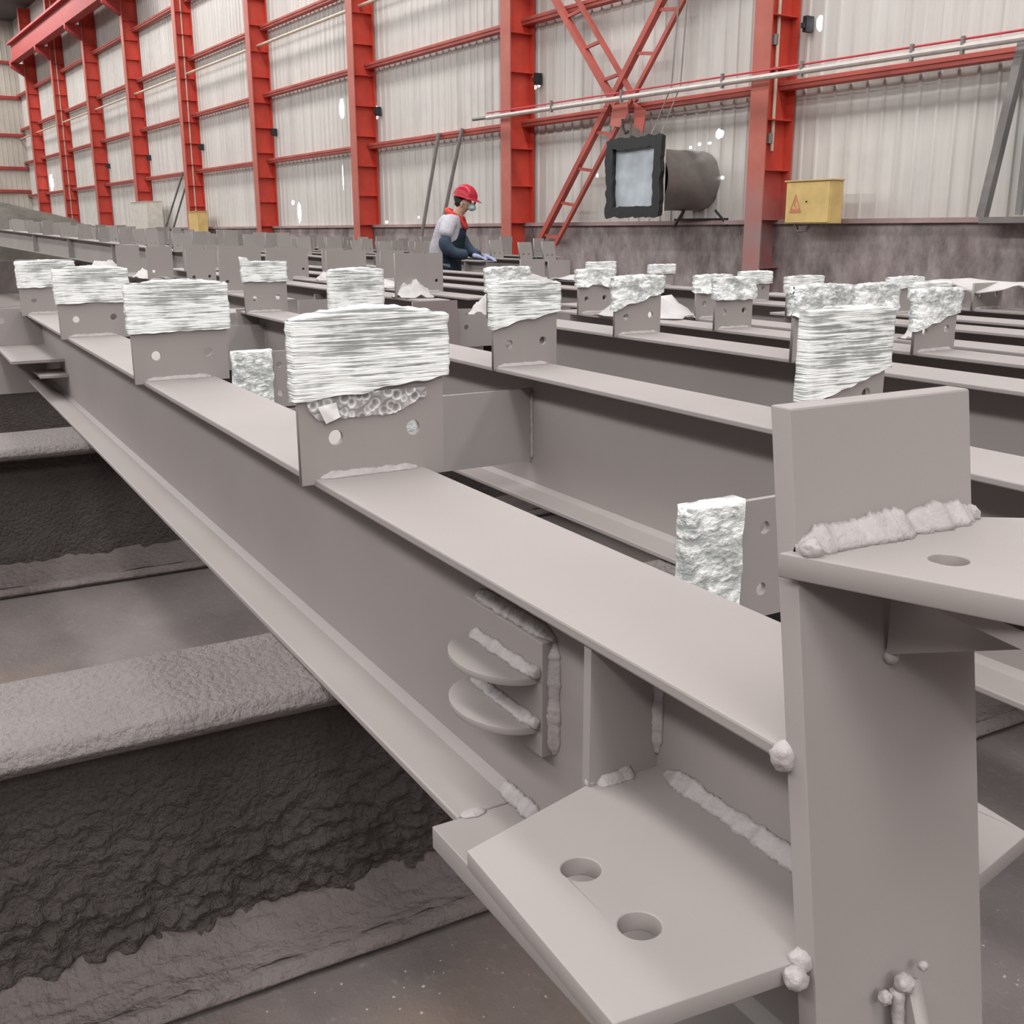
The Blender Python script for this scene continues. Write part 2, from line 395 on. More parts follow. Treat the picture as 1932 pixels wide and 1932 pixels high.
# ------------------------------------------------------------------ columns
COLS = [9.84, 15.56, 21.4, 27.2, 33.0, 38.6, 44.2, 49.9, 55.6]
CD0, CD1, CW = 10.33, WD-.03, .29
NAMEC = ['right-hand red steel column behind the yellow box', 'red steel column just right of the worker', 'red steel column left of the worker', 'fourth red column from the right, bare', 'red column with small yellow box at its foot', 'red column with cream cabinet at its foot', 'third red column from the far end wall', 'second red column from the far end wall', 'red column nearest the far end wall']
def make_column(i, s):
    xn = -s; r = empty('steel_column', hall(s+CW/2, (CD0+CD1)/2, 0), HA); ox, oy = -(s+CW/2), (CD0+CD1)/2
    tag(r, NAMEC[i], 'column', 'red steel columns along the wall')
    o = (ox, oy, 0)
    def P(name, bm, mat):
        bmesh.ops.translate(bm, verts=bm.verts, vec=-Vector(o)); return obj(name, bm, mat, r)
    cm = 'red_column' if i == 0 else 'red_paint'
    P('inner_flange', box((xn-CW, CD0, 0), (xn, CD0+.018, 11)), 'red_flange' if i else 'red_column_face')
    P('outer_flange', box((xn-CW, CD1-.018, 0), (xn, CD1, 11)), cm)
    P('web', box((xn-CW/2-.006, CD0+.018, 0), (xn-CW/2+.006, CD1-.018, 11)), cm)
    bm = bmesh.new(); z = .76
    while z < 11:
        bx(bm, (xn-CW/2+.006, CD0+.018, z), (xn-.02, CD1-.018, z+.012))
        bx(bm, (xn-CW+.02, CD0+.018, z), (xn-CW/2-.006, CD1-.018, z+.012)); z += .6
    q = P('stiffener', bm, cm); q['kind'] = 'stuff'
    P('base_plate', box((xn-CW-.06, CD0-.06, 0), (xn+.06, CD1, .03)), cm)
    if i >= 5:   # corbel carrying the crane girder
        bm = bmesh.new(); 
        vs = [(CD0, 8.1), (CD0-.55, 8.45), (CD0-.55, 8.62), (CD0, 8.62)]
        bm2 = plate([(a, b) for a, b in vs], [], .2, Matrix(((0, 0, 1, xn-CW/2), (1, 0, 0, 0), (0, 1, 0, 0), (0, 0, 0, 1))))
        P('corbel', bm2, 'red_far'); bm.free()
    if i in (0, 4, 7):
        zz = 2.2 if i == 0 else 1.5; bm = bmesh.new(); k = 0
        tube(bm, [(xn-CW/2+.05, CD0+.22, zz), (xn-CW/2+.05, CD0+.22, 10.5)], .022, 8)
        P('conduit', bm, 'cream_pipe')
        if i == 0:
            bm = bmesh.new()
            for z in (2.35, 3.5): tube(bm, [(xn-CW/2+.02, CD0+.2, z-.06), (xn-CW/2+.02, CD0+.2, z+.06)], .05, 10)
            P('conduit_clamp', bm, 'grey_steel')
    return r
for i, s in enumerate(COLS): make_column(i, s)
BR = ['right-hand column', 'column just right of the worker', 'column left of the worker', 'fourth column from the right', 'column with the small yellow box', 'column with the cream cabinet', 'third column from the far end']
for i in range(7):
    s = COLS[i]-.16-.012*i*i*.3; bm = box((-s, WD-.16, 3.56), (-s+.06, WD-.03, 3.74)); bx(bm, (-s+.01, WD-.2, 3.60), (-s+.05, WD-.16, 3.66))
    tag(obj('wall_bracket', bm, 'dark_rubber', rot=HA, origin=(-s+.03, WD-.03, 3.6)), 'small dark bracket on the sheet wall beside the '+BR[i], 'bracket', 'dark brackets beside the columns')
# crane runway girder on the corbels
bm = bmesh.new(); yg = 9.95
bx(bm, (-56, yg-.02, 8.75), (-36, yg+.02, 9.45)); bx(bm, (-56, yg-.17, 8.62), (-36, yg+.17, 8.75)); bx(bm, (-56, yg-.2, 9.42), (-36, yg+.2, 9.5))
tag(obj('crane_girder', bm, 'red_far', origin=(-47, yg, 8.62), rot=HA), 'red crane runway girder at the top left on column brackets', 'girder')

# ------------------------------------------------------------------ diagonal wall braces (two lattice legs crossing)
def lattice(name, a, b, gap, label, n, lw=.07):
    """a, b: hall (s,z) ends of the left chord; the second chord runs gap away (in s)"""
    Dl = GD-.14
    P0, P1 = Vector((-a[0], Dl, a[1])), Vector((-b[0], Dl, b[1])); off = Vector((gap[0], .0, gap[1]))
    r = empty(name, HM@P0, HA); tag(r, label, 'brace', 'lattice braces between the columns')
    def Q(nm, bm, m): bmesh.ops.translate(bm, verts=bm.verts, vec=-P0); return obj(nm, bm, m, r)
    Q('chord', bar(bmesh.new(), P0, P1, .09, .09), 'red_girt'); Q('chord', bar(bmesh.new(), P0+off, P1+off, .06, .06), 'red_girt')
    for k in range(n):
        t = (k+.25)/n; p = P0.lerp(P1, t)
        Q('rung', bar(bmesh.new(), p, p+off+(P1-P0).normalized()*(-.04), .045, .045), 'red_girt')
    return r
lattice('lattice_brace', (15.02, 1.05), (10.5, 6.07), (.47, -.03), 'long red lattice brace rising to the right, between the two right columns', 10)
lattice('lattice_brace', (16.3, 6.55), (13.06, 3.02), (.46, .02), 'red lattice brace coming down from the upper left to the pipe crossing', 7)
g = empty('gusset_plate', hall(12.9, GD-.2, 2.9), HA); tag(g, 'red gusset plates bolted where the diagonal braces cross the girt', 'gusset')
obj('plate', plate([(-.22, -.16), (.02, -.2), (.2, -.02), (.16, .14), (-.16, .12)], [], .012, MX(0)), 'red_flange', g)
obj('plate', plate([(.3, -.2), (.5, -.3), (.56, -.02), (.3, .12)], [], .012, MX(.03)), 'red_girt', g)
obj('hook', tube(bmesh.new(), [(.13, -.05, -.1), (.16, -.06, -.22), (.22, -.06, -.3), (.28, -.06, -.28)], .02, 8), 'dark_rubber', g)
# service rail: pale pipe with a red cable in front of the columns
def rail(nm, mat, dz, r, lab, cat, brk=False):
    pts = [(-16.1, 10.22, 3.08+dz), (-9.8, 10.2, 3.03+dz), (-2, 10.2, 2.99+dz)]
    q = obj(nm, tube(bmesh.new(), pts, r, 10), mat, rot=HA, origin=(-9.8, 10.2, 3.03+dz)); tag(q, lab, cat); return q
q = rail('service_pipe', 'rail_pipe', 0, .035, 'pale straight pipe crossing in front of the two right columns', 'pipe')
bm = bmesh.new(); tube(bm, [(-6.3, 0, .01), (.0, .0, .0)], .001, 4); bm.free()
rail('cable', 'red_cable', .075, .012, 'thin red cable stretched just above the pale pipe', 'cable')
for k, s in enumerate((14.2, 12.5, 10.5, 9.2, 7.7, 7.1)):
    z = 3.03+(s-9.8)*.008
    tag(obj('pipe_clip', box((-s-.015, 10.17, z-.06), (-s+.015, 10.21, z+.11)), 'grey_steel', rot=HA, origin=(-s, 10.19, z-.06)), ['small dark clip on the pale pipe, leftmost, beside the brace', 'small dark clip on the pale pipe above the duct', 'small dark clip on the pale pipe just left of the right-hand column', 'small dark clip on the pale pipe just right of the right-hand column', 'small dark clip on the pale pipe, second from the right edge', 'small dark clip on the pale pipe nearest the right edge'][k], 'clip', 'clips on the service pipe')
bm = bmesh.new(); tube(bm, [(-16.55, 10.22, 3.09), (-15.95, 10.22, 3.08)], .028, 8)
tag(obj('pipe_end', bm, 'grey_steel', rot=HA, origin=(-16.1, 10.22, 3.08)), 'dark grey bare end of the pale pipe left of the column', 'pipe end')

# ------------------------------------------------------------------ air duct with rubber rimmed mouth
dr = empty('air_duct', hall(11.75, 9.79, 1.4), HA); O = Vector((-11.75, 9.79, 1.4))
tag(dr, 'square black-rimmed air duct mouth with grey round duct through the wall', 'duct')
def DQ(nm, bm, m, sm=False):
    bmesh.ops.translate(bm, verts=bm.verts, vec=-O); return obj(nm, bm, m, dr, smoothed=sm)
def ragged_frame():
    bm = bmesh.new(); xa, xb, za, zb = -12.30, -11.15, 1.405, 2.46; w = .15
    def loop(off, amp, y, sd):
        pts = []; n = 26
        cs = [(xa+off, za+off), (xb-off, za+off), (xb-off, zb-off), (xa+off, zb-off)]
        for c in range(4):
            a, b = cs[c], cs[(c+1) % 4]
            for k in range(n):
                t = k/n; x = a[0]+(b[0]-a[0])*t; z = a[1]+(b[1]-a[1])*t
                pts.append(bm.verts.new((x+amp*noise.noise(Vector((x*9, z*9, sd))), y, z+amp*noise.noise(Vector((x*9, z*9, sd+5))))))
        return pts
    of, inf_ = loop(0, .045, 9.77, 1), loop(w, .03, 9.77, 2); ob, ib = loop(.02, .03, 9.86, 1), loop(w-.01, .02, 9.86, 2)
    n = len(of)
    for k in range(n):
        j = (k+1) % n
        bm.faces.new((of[k], of[j], inf_[j], inf_[k])); bm.faces.new((of[k], ob[k], ob[j], of[j])); bm.faces.new((inf_[k], inf_[j], ib[j], ib[k])); bm.faces.new((ob[k], ib[k], ib[j], ob[j]))
    return bm
DQ('rubber_rim', ragged_frame(), 'dark_rubber')
bm = bmesh.new(); bx(bm, (-12.26, 9.86, 1.45), (-11.18, 9.89, 2.42)); DQ('back_plate', bm, 'cream_box')
bm = bmesh.new(); n = 14
vs = [[bm.verts.new((-12.16+.87*i/n, 9.84+.012*noise.noise(Vector((i*.6, j*.5, 3))), 1.53+.82*j/n)) for i in range(n+1)] for j in range(n+1)]
for j in range(n):
    for i in range(n): bm.faces.new((vs[j][i], vs[j][i+1], vs[j+1][i+1], vs[j+1][i]))
DQ('filter_sheet', bm, 'duct_film', True)
def duct():
    bm = bmesh.new(); cx, cz, r = -11.52, 1.90, .40; rings = []
    for k in range(13):
        y = 9.89+(WD-.02-9.89)*k/12; rr = r*(1+(.012 if k in (4, 8) else 0)); 
        rings.append([bm.verts.new((cx+rr*math.cos(a), y, cz+rr*math.sin(a))) for a in [2*math.pi*q/40 for q in range(40)]])
    for a, b in zip(rings, rings[1:]):
        for q in range(40): bm.faces.new((a[q], b[q], b[(q+1) % 40], a[(q+1) % 40]))
    return bm
DQ('duct_pipe', duct(), 'duct_metal', True)
bm = bmesh.new(); bar(bm, (-11.4, 10.45, 1.5), (-11.75, 10.6, 1.3), .03); bar(bm, (-10.95, 10.6, 1.5), (-10.8, 10.7, 1.3), .03); bar(bm, (-11.75, 10.6, 1.38), (-10.8, 10.7, 1.38), .03)
DQ('support_bracket', bm, 'dark_rubber')
bm = bmesh.new(); tube(bm, [(-11.62, 9.95, 2.4), (-11.58, 10.3, 3.1), (-11.55, 10.5, 6)], .01, 6); tube(bm, [(-11.42, 9.95, 2.4), (-11.40, 10.3, 3.1), (-11.42, 10.5, 6)], .01, 6)
DQ('hanger_wire', bm, 'grey_steel')

# ------------------------------------------------------------------ electrical boxes on columns
def ebox(s0, s1, d0, d1, z0, z1, mat, label, marks):
    r = empty('electrical_box', hall((s0+s1)/2, (d0+d1)/2, z0), HA); Oo = Vector((-(s0+s1)/2, (d0+d1)/2, z0)); tag(r, label, 'electrical box')
    def Q(nm, bm, m, bv=0): bmesh.ops.translate(bm, verts=bm.verts, vec=-Oo); return obj(nm, bm, m, r, bevel=bv)
    Q('body', box((-s0, d0, z0), (-s1, d1, z1)), mat, .006)
    Q('top_cover', box((-s0-.02, d0-.02, z1), (-s1+.02, d1, z1+.015)), mat)
    if marks:
        Q('door', box((-s0+.01, d0-.012, z0+.012), (-s1-.01, d0, z1-.012)), mat, .004)
        xc, zc, y = -s0+.165, (z0+z1)/2-.03, d0-.014
        tri = [(xc-.085, zc-.08), (xc+.085, zc-.08), (xc, zc+.12)]
        bm = bmesh.new()
        for a, b in zip(tri, tri[1:]+tri[:1]): bar(bm, (a[0], y, a[1]), (b[0], y, b[1]), .003, .016, (0, 1, 0)) if False else bar(bm, (a[0], y, a[1]), (b[0], y, b[1]), .014, .003, (0, 1, 0))
        bar(bm, (xc-.06, y, zc-.055), (xc+.06, y, zc-.055), .03, .003, (0, 1, 0))
        bar(bm, (xc, y, zc+.07), (xc-.015, y, zc+.0), .014, .003, (0, 1, 0)); bar(bm, (xc-.015, y, zc+.01), (xc+.012, y, zc-.03), .012, .003, (0, 1, 0))
        Q('warning_sign', bm, 'mark_red')
        Q('lock', tube(bmesh.new(), [(xc+.17, d0-.02, zc+.04), (xc+.17, d0-.01, zc+.04)], .01, 8), 'black')
        bm = bmesh.new(); tube(bm, [(-s0+.02, d1-.05, z0), (-s0+.08, d1-.07, z0-.09), (-s0+.2, d1-.06, z0-.08), (-s0+.28, d1-.05, z0)], .02, 8); Q('cable', bm, 'grey_steel')
    return r
ebox(9.40, 8.72, 10.28, 10.50, 1.31, 1.80, 'yellow_paint', 'yellow electrical box with red warning triangle on the right-hand column', True)
ebox(32.75, 31.9, 10.2, 10.5, 1.15, 1.80, 'yellow_paint', 'small yellow box at the foot of a far red column', False)
ebox(38.3, 36.4, 10.0, 10.5, 1.1, 2.18, 'cream_box', 'cream cabinet standing at the foot of a far red column', False)

# grey leaning poles and the steel framed window at the right edge
def leanpole(a, b, r, lab):
    bm = tube(bmesh.new(), [(-a[0], a[2], a[1]), (-b[0], b[2], b[1])], r, 8)
    tag(obj('steel_pole', bm, 'grey_steel', rot=HA, origin=(-a[0], a[2], a[1])), lab, 'pole', 'grey poles leaning on the girt')
leanpole((18.9, .9, 10.4), (18.4, 3.02, GD-.09), .036, 'grey steel pole leaning on the girt, left of the worker')
leanpole((18.2, .9, 10.4), (17.55, 3.04, GD-.09), .036, 'grey steel pole leaning on the girt, behind the worker')
leanpole((36.5, .9, 10.4), (34.2, 3.0, GD-.09), .03, 'thin grey pole leaning on the girt right of the cream cabinet')
leanpole((35.6, .9, 10.4), (33.5, 3.0, GD-.09), .03, 'thin grey pole leaning on the girt beside the column with a small yellow box')
wr = empty('window_2_frame', hall(6.6, GD-.1, 1.37), HA)
wr.name = 'steel_window'; tag(wr, 'grey steel framed opening with slanting side post at the right edge', 'window frame')
O2 = Vector((-6.6, GD-.1, 1.37))
def WQ(nm, bm, m): bmesh.ops.translate(bm, verts=bm.verts, vec=-O2); return obj(nm, bm, m, wr)
WQ('side_post', bar(bmesh.new(), (-6.88, GD-.2, 1.36), (-6.62, GD-.2, 3.05), .09, .09), 'grey_steel')
WQ('jamb', box((-6.55, GD-.15, 1.38), (-6.49, GD-.05, 3.0)), 'grey_steel')
WQ('sill', box((-6.85, GD-.3, 1.30), (-4, GD-.0, 1.36)), 'duct_metal')
WQ('glass', box((-6.49, GD-.1, 1.38), (-4, GD-.08, 3.0)), 'duct_film')

# ------------------------------------------------------------------ crusted sleepers under the beams
def crust_slab(x0, x1, z0, z1, y0, y1, res, amp, seed, web=False):
    """box with lumpy surface, cross section loop in x,z swept along y"""
    bm = bmesh.new(); rad = min(.02, (z1-z0)/2.2, (x1-x0)/2.2); loop = []
    def edge(a, b):
        n = max(1, int(math.hypot(b[0]-a[0], b[1]-a[1])/res))
        return [(a[0]+(b[0]-a[0])*k/n, a[1]+(b[1]-a[1])*k/n) for k in range(n)]
    cs = [(x0+rad, z0), (x1-rad, z0), (x1, z0+rad), (x1, z1-rad), (x1-rad, z1), (x0+rad, z1), (x0, z1-rad), (x0, z0+rad)]
    for a, b in zip(cs, cs[1:]+cs[:1]): loop += edge(a, b)
    ny = max(2, int((y1-y0)/res)); cx, cz = (x0+x1)/2, (z0+z1)/2; rows = []
    for j in range(ny+1):
        y = y0+(y1-y0)*j/ny; row = []
        for (x, z) in loop:
            p = Vector((x, y, z)); q = Vector((x*1.0, y*.75, z*1.0))
            a = noise.noise(q*7+Vector((seed, 0, 0)))*.5
            v = noise.voronoi(q*(42 if web else 55)+Vector((seed, 0, 0)))[0][0]
            b = (1-min(1, v*1.6)); c = noise.noise(q*28+Vector((seed, 3, 0)))
            m = max(0, min(1, .5+1.6*noise.noise(q*4+Vector((0, seed, 5)))))
            if web:
                up = max(0, min(1, (z1-z)/(z1-z0)*1.8-.15)); h = amp*((b*1.0+c*.35+.3*noise.noise(q*95))*(.15+.85*up)+a*.6)
            else: h = amp*((b*.5*m+c*.45*m)+a)
            dx = 0; dz = 0
            if x >= x1-.0001: dx = 1
            elif x <= x0+.0001: dx = -1
            elif z >= z1-.0001: dz = 1
            elif z <= z0+.0001: dz = -1
            else: dx = math.copysign(.7, x-cx); dz = math.copysign(.7, z-cz)
            row.append(bm.verts.new((x+dx*h, y, z+dz*h)))
        rows.append(row)
    n = len(loop)
    for a, b in zip(rows, rows[1:]):
        for k in range(n): bm.faces.new((a[k], a[(k+1) % n], b[(k+1) % n], b[k]))
    bm.faces.new(rows[0][::-1]); bm.faces.new(rows[-1])
    return bm
def sleeper(x1, w, y0, y1, res, label):
    xm = x1-w/2; r = empty('support_girder', (xm, (y0+y1)/2, 0)); O3 = Vector((xm, (y0+y1)/2, 0)); tag(r, label, 'support beam', 'crusted girders carrying the beams')
    def Q(nm, bm, m): bmesh.ops.translate(bm, verts=bm.verts, vec=-O3); return obj(nm, bm, m, r, smoothed=True)
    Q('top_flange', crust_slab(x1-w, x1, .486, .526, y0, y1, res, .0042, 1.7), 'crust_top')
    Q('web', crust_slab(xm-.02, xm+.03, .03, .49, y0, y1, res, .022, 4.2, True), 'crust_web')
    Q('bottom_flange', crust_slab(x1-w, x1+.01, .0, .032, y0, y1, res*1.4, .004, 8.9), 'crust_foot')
    # spilled paint and dirt banked up in the root of the web
    bm = bmesh.new(); rows = []; ny = int((y1-y0)/(res*2)); nx = 14
    for j in range(ny+1):
        y = y0+(y1-y0)*j/ny
        rows.append([bm.verts.new((xm+.02+(x1-xm-.04)*i/nx, y, .034+.055*(1-i/nx)**2.2+.01*noise.noise(Vector((i*.7, y*16, 2)))+.006*noise.noise(Vector((i*3, y*60, 2))))) for i in range(nx+1)])
    for a, b in zip(rows, rows[1:]):
        for i in range(nx): bm.faces.new((a[i], a[i+1], b[i+1], b[i]))
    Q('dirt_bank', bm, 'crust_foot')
sleeper(-1.545, .31, -.9, 1.9, .0068, 'nearest crusted support girder under the front beam, lumpy paint-caked web')
sleeper(-1.545, .31, 1.93, 9.3, .05, 'crusted support girder continuing the nearest one toward the wall')
sleeper(-3.95, .40, -.6, 9.0, .028, 'second crusted support girder across the beams, further left')
sleeper(-6.45, .35, -.2, 8.6, .05, 'third crusted support girder, under the far end of the beams')
sleeper(-9.2, .35, 0, 8.6, .08, 'fourth crusted support girder, far behind the front beam')

# ------------------------------------------------------------------ painted steel beams
ZT, ZB = .88, .53
def ibeam(x0, x1, y, label, w=.182, zt=ZT, h=.35, yaw=0, mat='primer', group='grey primed beams laid out in rows', tf=.012, cut=0):
    """near end x0, far end x1, y of the front flange edge at x0. local frame: x along the beam (0 at near end), y=0 front edge, z=0 under bottom flange"""
    r = empty('steel_beam', (x0, y, zt-h), yaw); tag(r, label, 'steel beam', group); Ln = x0-x1
    obj('top_flange', box((-Ln, 0, h-tf), (0, w, h)), mat, r, bevel=.0025)
    obj('bottom_flange', box((-Ln, 0, 0), (-cut, w, tf)), mat, r, bevel=.0025)
    bm = bmesh.new(); bx(bm, (-Ln, w/2-.004, tf), (0, w/2+.004, h-tf))
    for sy in (-1, 1):
        for zz, sz in ((tf, 1), (h-tf, -1)):
            a = [(w/2+sy*.004, zz), (w/2+sy*.016, zz), (w/2+sy*.004, zz+sz*.012)]
            l0 = [bm.verts.new((-Ln, p, q)) for p, q in a]; l1 = [bm.verts.new((0, p, q)) for p, q in a]
            for k in range(3): bm.faces.new((l0[k], l0[(k+1) % 3], l1[(k+1) % 3], l1[k]))
    obj('web', bm, mat, r)
    r['_w'] = w; r['_h'] = h
    return r
def stub(b, x, yo, w, ht, holes=True, far=False, mat='primer', t=.012, lab=None):
    """connection plate standing across the top flange. x,yo local to the beam; ht above the flange"""
    h = b['_h']; z0 = h-.008; fw = b['_w']
    hs = [(yo+w*.24, h+.062, .012), (yo+w*.78, h+.066, .012)] if holes else []
    out = [(yo, z0), (yo+w, z0), (yo+w, h+ht), (yo, h+ht)]
    if far: bm = box((x-t, yo, z0), (x, yo+w, h+ht))
    else: bm = plate(out, hs, t, MY(x-t/2))
    p = obj('connection_plate', bm, mat, b)
    if lab: p['label'] = lab
    if not far:
        bm = bmesh.new(); fillet(bm, (x, .008, h), (x, fw-.012, h), (1, 0, 0), (0, 0, 1), .010, x)
        obj('weld_bead', bm, 'weld', p, smoothed=True)
        # plate ends hang over the flange edges
    return p
def film(name, b, x, yo, w, z0l, z0r, z1, label, cat='plastic wrap', t=.014, loose=False, fine=True, bulge=.01, bub=None, grp='clear film wrapped round plate tops', tail=None):
    """stretch film wound round the top of a plate; coordinates local to beam b, result is its own thing"""
    M = Matrix.Translation(b.location)@Matrix.Rotation(b.rotation_euler.z, 4, 'Z')
    res = .0045 if fine else .012
    bm = bmesh.new(); pts = []; n1 = max(6, int(w/res)); n2 = 4
    xa, xb = x-.012-t*.6, x+t*.6
    for k in range(n1): pts.append((xb+.004*math.sin(math.pi*k/n1), yo-.004+(w+.008)*k/n1, k/n1))
    for k in range(n2): pts.append((xb+(xa-xb)*k/n2, yo+w+.005, 1))
    for k in range(n1): pts.append((xa, yo+w+.004-(w+.008)*k/n1, 1-k/n1))
    for k in range(n2): pts.append((xa+(xb-xa)*k/n2, yo-.005, 0))
    nv = 26 if fine else 12; rows = []; sd = random.random()*50
    am = (.0035 if fine else .005)*(1.8 if loose else 1)
    for j in range(nv+1):
        v = j/nv; row = []
        for (px, py, u) in pts:
            zl = z0l+(z0r-z0l)*u+.006*noise.noise(Vector((py*30, px*30, sd)))+(.012*noise.noise(Vector((py*14, px*9, sd+3))) if loose else 0)
            zt_ = z1+bulge*math.sin(math.pi*u)
            z = zl+(zt_-zl)*v
            f = (.35 if not loose else 1)*noise.noise(Vector((px*20, py*(9 if not loose else 24), z*(110 if not loose else 45)+py*16+sd)))+.5*noise.noise(Vector((px*40, py*18, z*26+sd)))
            s = (1 if px > (xa+xb)/2 else -1)
            row.append(bm.verts.new(((px+s*am*f), py+am*.8*noise.noise(Vector((py*3, z*110, sd+7)))*(1 if u in (0, 1) else .2), z)))
        rows.append(row)
    n = len(pts)
    for a, c in zip(rows, rows[1:]):
        for k in range(n): bm.faces.new((a[k], a[(k+1) % n], c[(k+1) % n], c[k]))
    xm = (xa+xb)/2; prev = rows[-1]
    for st in (.55, .06):
        cur = [bm.verts.new((xm+(v.co.x-xm)*st, v.co.y, v.co.z+.003*(1-st)+.004*noise.noise(Vector((v.co.y*60, st*9, sd))))) for v in rows[-1]]
        for k in range(n): bm.faces.new((prev[k], prev[(k+1) % n], cur[(k+1) % n], cur[k]))
        prev = cur
    bmesh.ops.transform(bm, matrix=M, verts=bm.verts)
    o0 = M@Vector((x, yo+w/2, min(z0l, z0r)))
    root = empty(name, o0) if (bub or tail) else None
    sk = 'film_loose' if loose else 'film_fold'
    bmesh.ops.translate(bm, verts=bm.verts, vec=-o0)
    o = obj('film_layer' if root else name, bm, sk, root, loc=(0, 0, 0) if root else o0, smoothed=True)
    if bub:   # bubble wrap showing under the film, ragged lower edge
        bm = bmesh.new(); rows = []; nn = 60
        for j in range(9):
            row = []
            for k in range(nn+1):
                u = k/nn; y = yo+w*(bub[0]+(bub[1]-bub[0])*u)
                lo = bub[2]+(.003*noise.noise(Vector((u*22, 0, 1))))+(bub[4]-bub[2])*max(0, (u-.72)/.28)+(bub[5]-bub[2])*max(0, (.08-u)/.08)
                z = lo+(bub[3]-lo)*j/8
                row.append(bm.verts.new((x+.004+.003*abs(math.sin(y*180))*abs(math.sin(z*180+(1.5 if int(y*57) % 2 else 0))), y, z)))
            rows.append(row)
        for a, c in zip(rows, rows[1:]):
            for k in range(nn): bm.faces.new((a[k], a[k+1], c[k+1], c[k]))
        bmesh.ops.transform(bm, matrix=M, verts=bm.verts); bmesh.ops.translate(bm, verts=bm.verts, vec=-o0)
        q = obj('bubble_wrap', bm, 'bubble_film', root, smoothed=True)
    if tail:   # loose white corner
        bm = bmesh.new(); vs = [[None]*7 for _ in range(7)]
        (ya, za), (yb_, zb_), (yc, zc), (yd, zd) = tail
        for i in range(7):
            for j in range(7):
                a, c = i/6, j/6
                y = (ya*(1-a)+yb_*a)*(1-c)+(yd*(1-a)+yc*a)*c; z = (za*(1-a)+zb_*a)*(1-c)+(zd*(1-a)+zc*a)*c
                vs[i][j] = bm.verts.new((x+.010+.004*noise.noise(Vector((y*60, z*60, 3))), y, z))
        for i in range(6):
            for j in range(6): bm.faces.new((vs[i][j], vs[i+1][j], vs[i+1][j+1], vs[i][j+1]))
        bmesh.ops.transform(bm, matrix=M, verts=bm.verts); bmesh.ops.translate(bm, verts=bm.verts, vec=-o0)
        obj('loose_corner', bm, 'paper', root, smoothed=True)
    tag(root or o, label, cat, grp)
def gusset(b, x, y0, y1, z0, z1, holes=True, mat='primer', t=.012, chamf=0):
    """plate across the beam, welded to its web, local coordinates"""
    hs = []
    if holes: s = .055 if y0 < 0 else 0; yy = y0+.16 if y0 < 0 else y1-.1; hs = [(yy, z0+.05, .011), (yy, z1-.05, .011)]
    out = [(y0, z0), (y1-chamf, z0), (y1, z0+chamf), (y1, z1), (y0, z1)] if chamf else [(y0, z0), (y1, z0), (y1, z1), (y0, z1)]
    p = obj('side_plate', plate(out, hs, t, MY(x)), mat, b)
    bm = bmesh.new(); weld(bm, [(x+.008, y1-.002, z0+.01), (x+.008, y1-.002, z1-.01)], .006, .008)
    obj('weld_bead', bm, 'weld', p, smoothed=True)
    return p

# --- front beam with its end assembly (local origin: near end x=-.515, y=.526, z=.53)
B1 = ibeam(-.515, -5.75, .526, 'front grey beam running the full picture, four wrapped plates on top', w=.184, cut=.547)
X0 = -.515; Y0 = .526; Z0 = .53
def b1(p): return (p[0]-X0, p[1]-Y0, p[2]-Z0)
for k, x in enumerate((-1.532, -2.816, -4.161, -5.45)):
    stub(B1, x-X0, -.021, .241, .245)
def lo(seq): return [(a-Y0, b-Z0) for a, b in seq]
film('plastic_wrap', B1, -1.532-X0, -.023, .247, 1.0-Z0, 1.025-Z0, 1.122-Z0, 'big glossy stretch film on the nearest plate of the front beam', bulge=.016, bub=(.06, .86, .972-Z0, 1.01-Z0, .998-Z0, .99-Z0), tail=((.532-Y0, .993-Z0), (.562-Y0, .998-Z0), (.568-Y0, .975-Z0), (.545-Y0, .966-Z0)))
film('plastic_wrap', B1, -2.816-X0, -.023, .247, 1.0-Z0, 1.005-Z0, 1.118-Z0, 'glossy film on the second plate from the near end of the front beam', bulge=.012)
film('plastic_wrap', B1, -4.161-X0, -.023, .247, 1.0-Z0, 1.0-Z0, 1.118-Z0, 'glossy film on the third plate of the front beam', fine=False, bulge=.01)
film('plastic_wrap', B1, -5.45-X0, -.023, .247, 1.0-Z0, 1.0-Z0, 1.115-Z0, 'glossy film on the farthest plate of the front beam', fine=False, bulge=.008)
# end plate, leaning slightly; hangs down past the flange
def endplate():
    out = [(.0, -.30), (.186, -.30), (.186, .60), (.0, .60)]
    bm = plate(out, [], .02, MY(0))
    return bm
ep = empty('tmp', (0, 0, 0)); D.objects.remove(ep)
sh = .15   # lean along the beam per metre of height
bm = endplate()
for v in bm.verts:
    v.co.x += -(v.co.z-.35)*sh+.006; v.co.y += .002
EP = obj('end_plate', bm, 'primer', B1, bevel=.0015)
bm = bmesh.new(); blob(bm, (-.005, .002, .343), .013, sq=(1, 1, 1.1)); blob(bm, (.028, .0, .19), .012); 
weld(bm, [(-.012, .004, .345), (-.012, .17, .345)], .006)
obj('weld_bead', bm, 'weld', EP, smoothed=True)
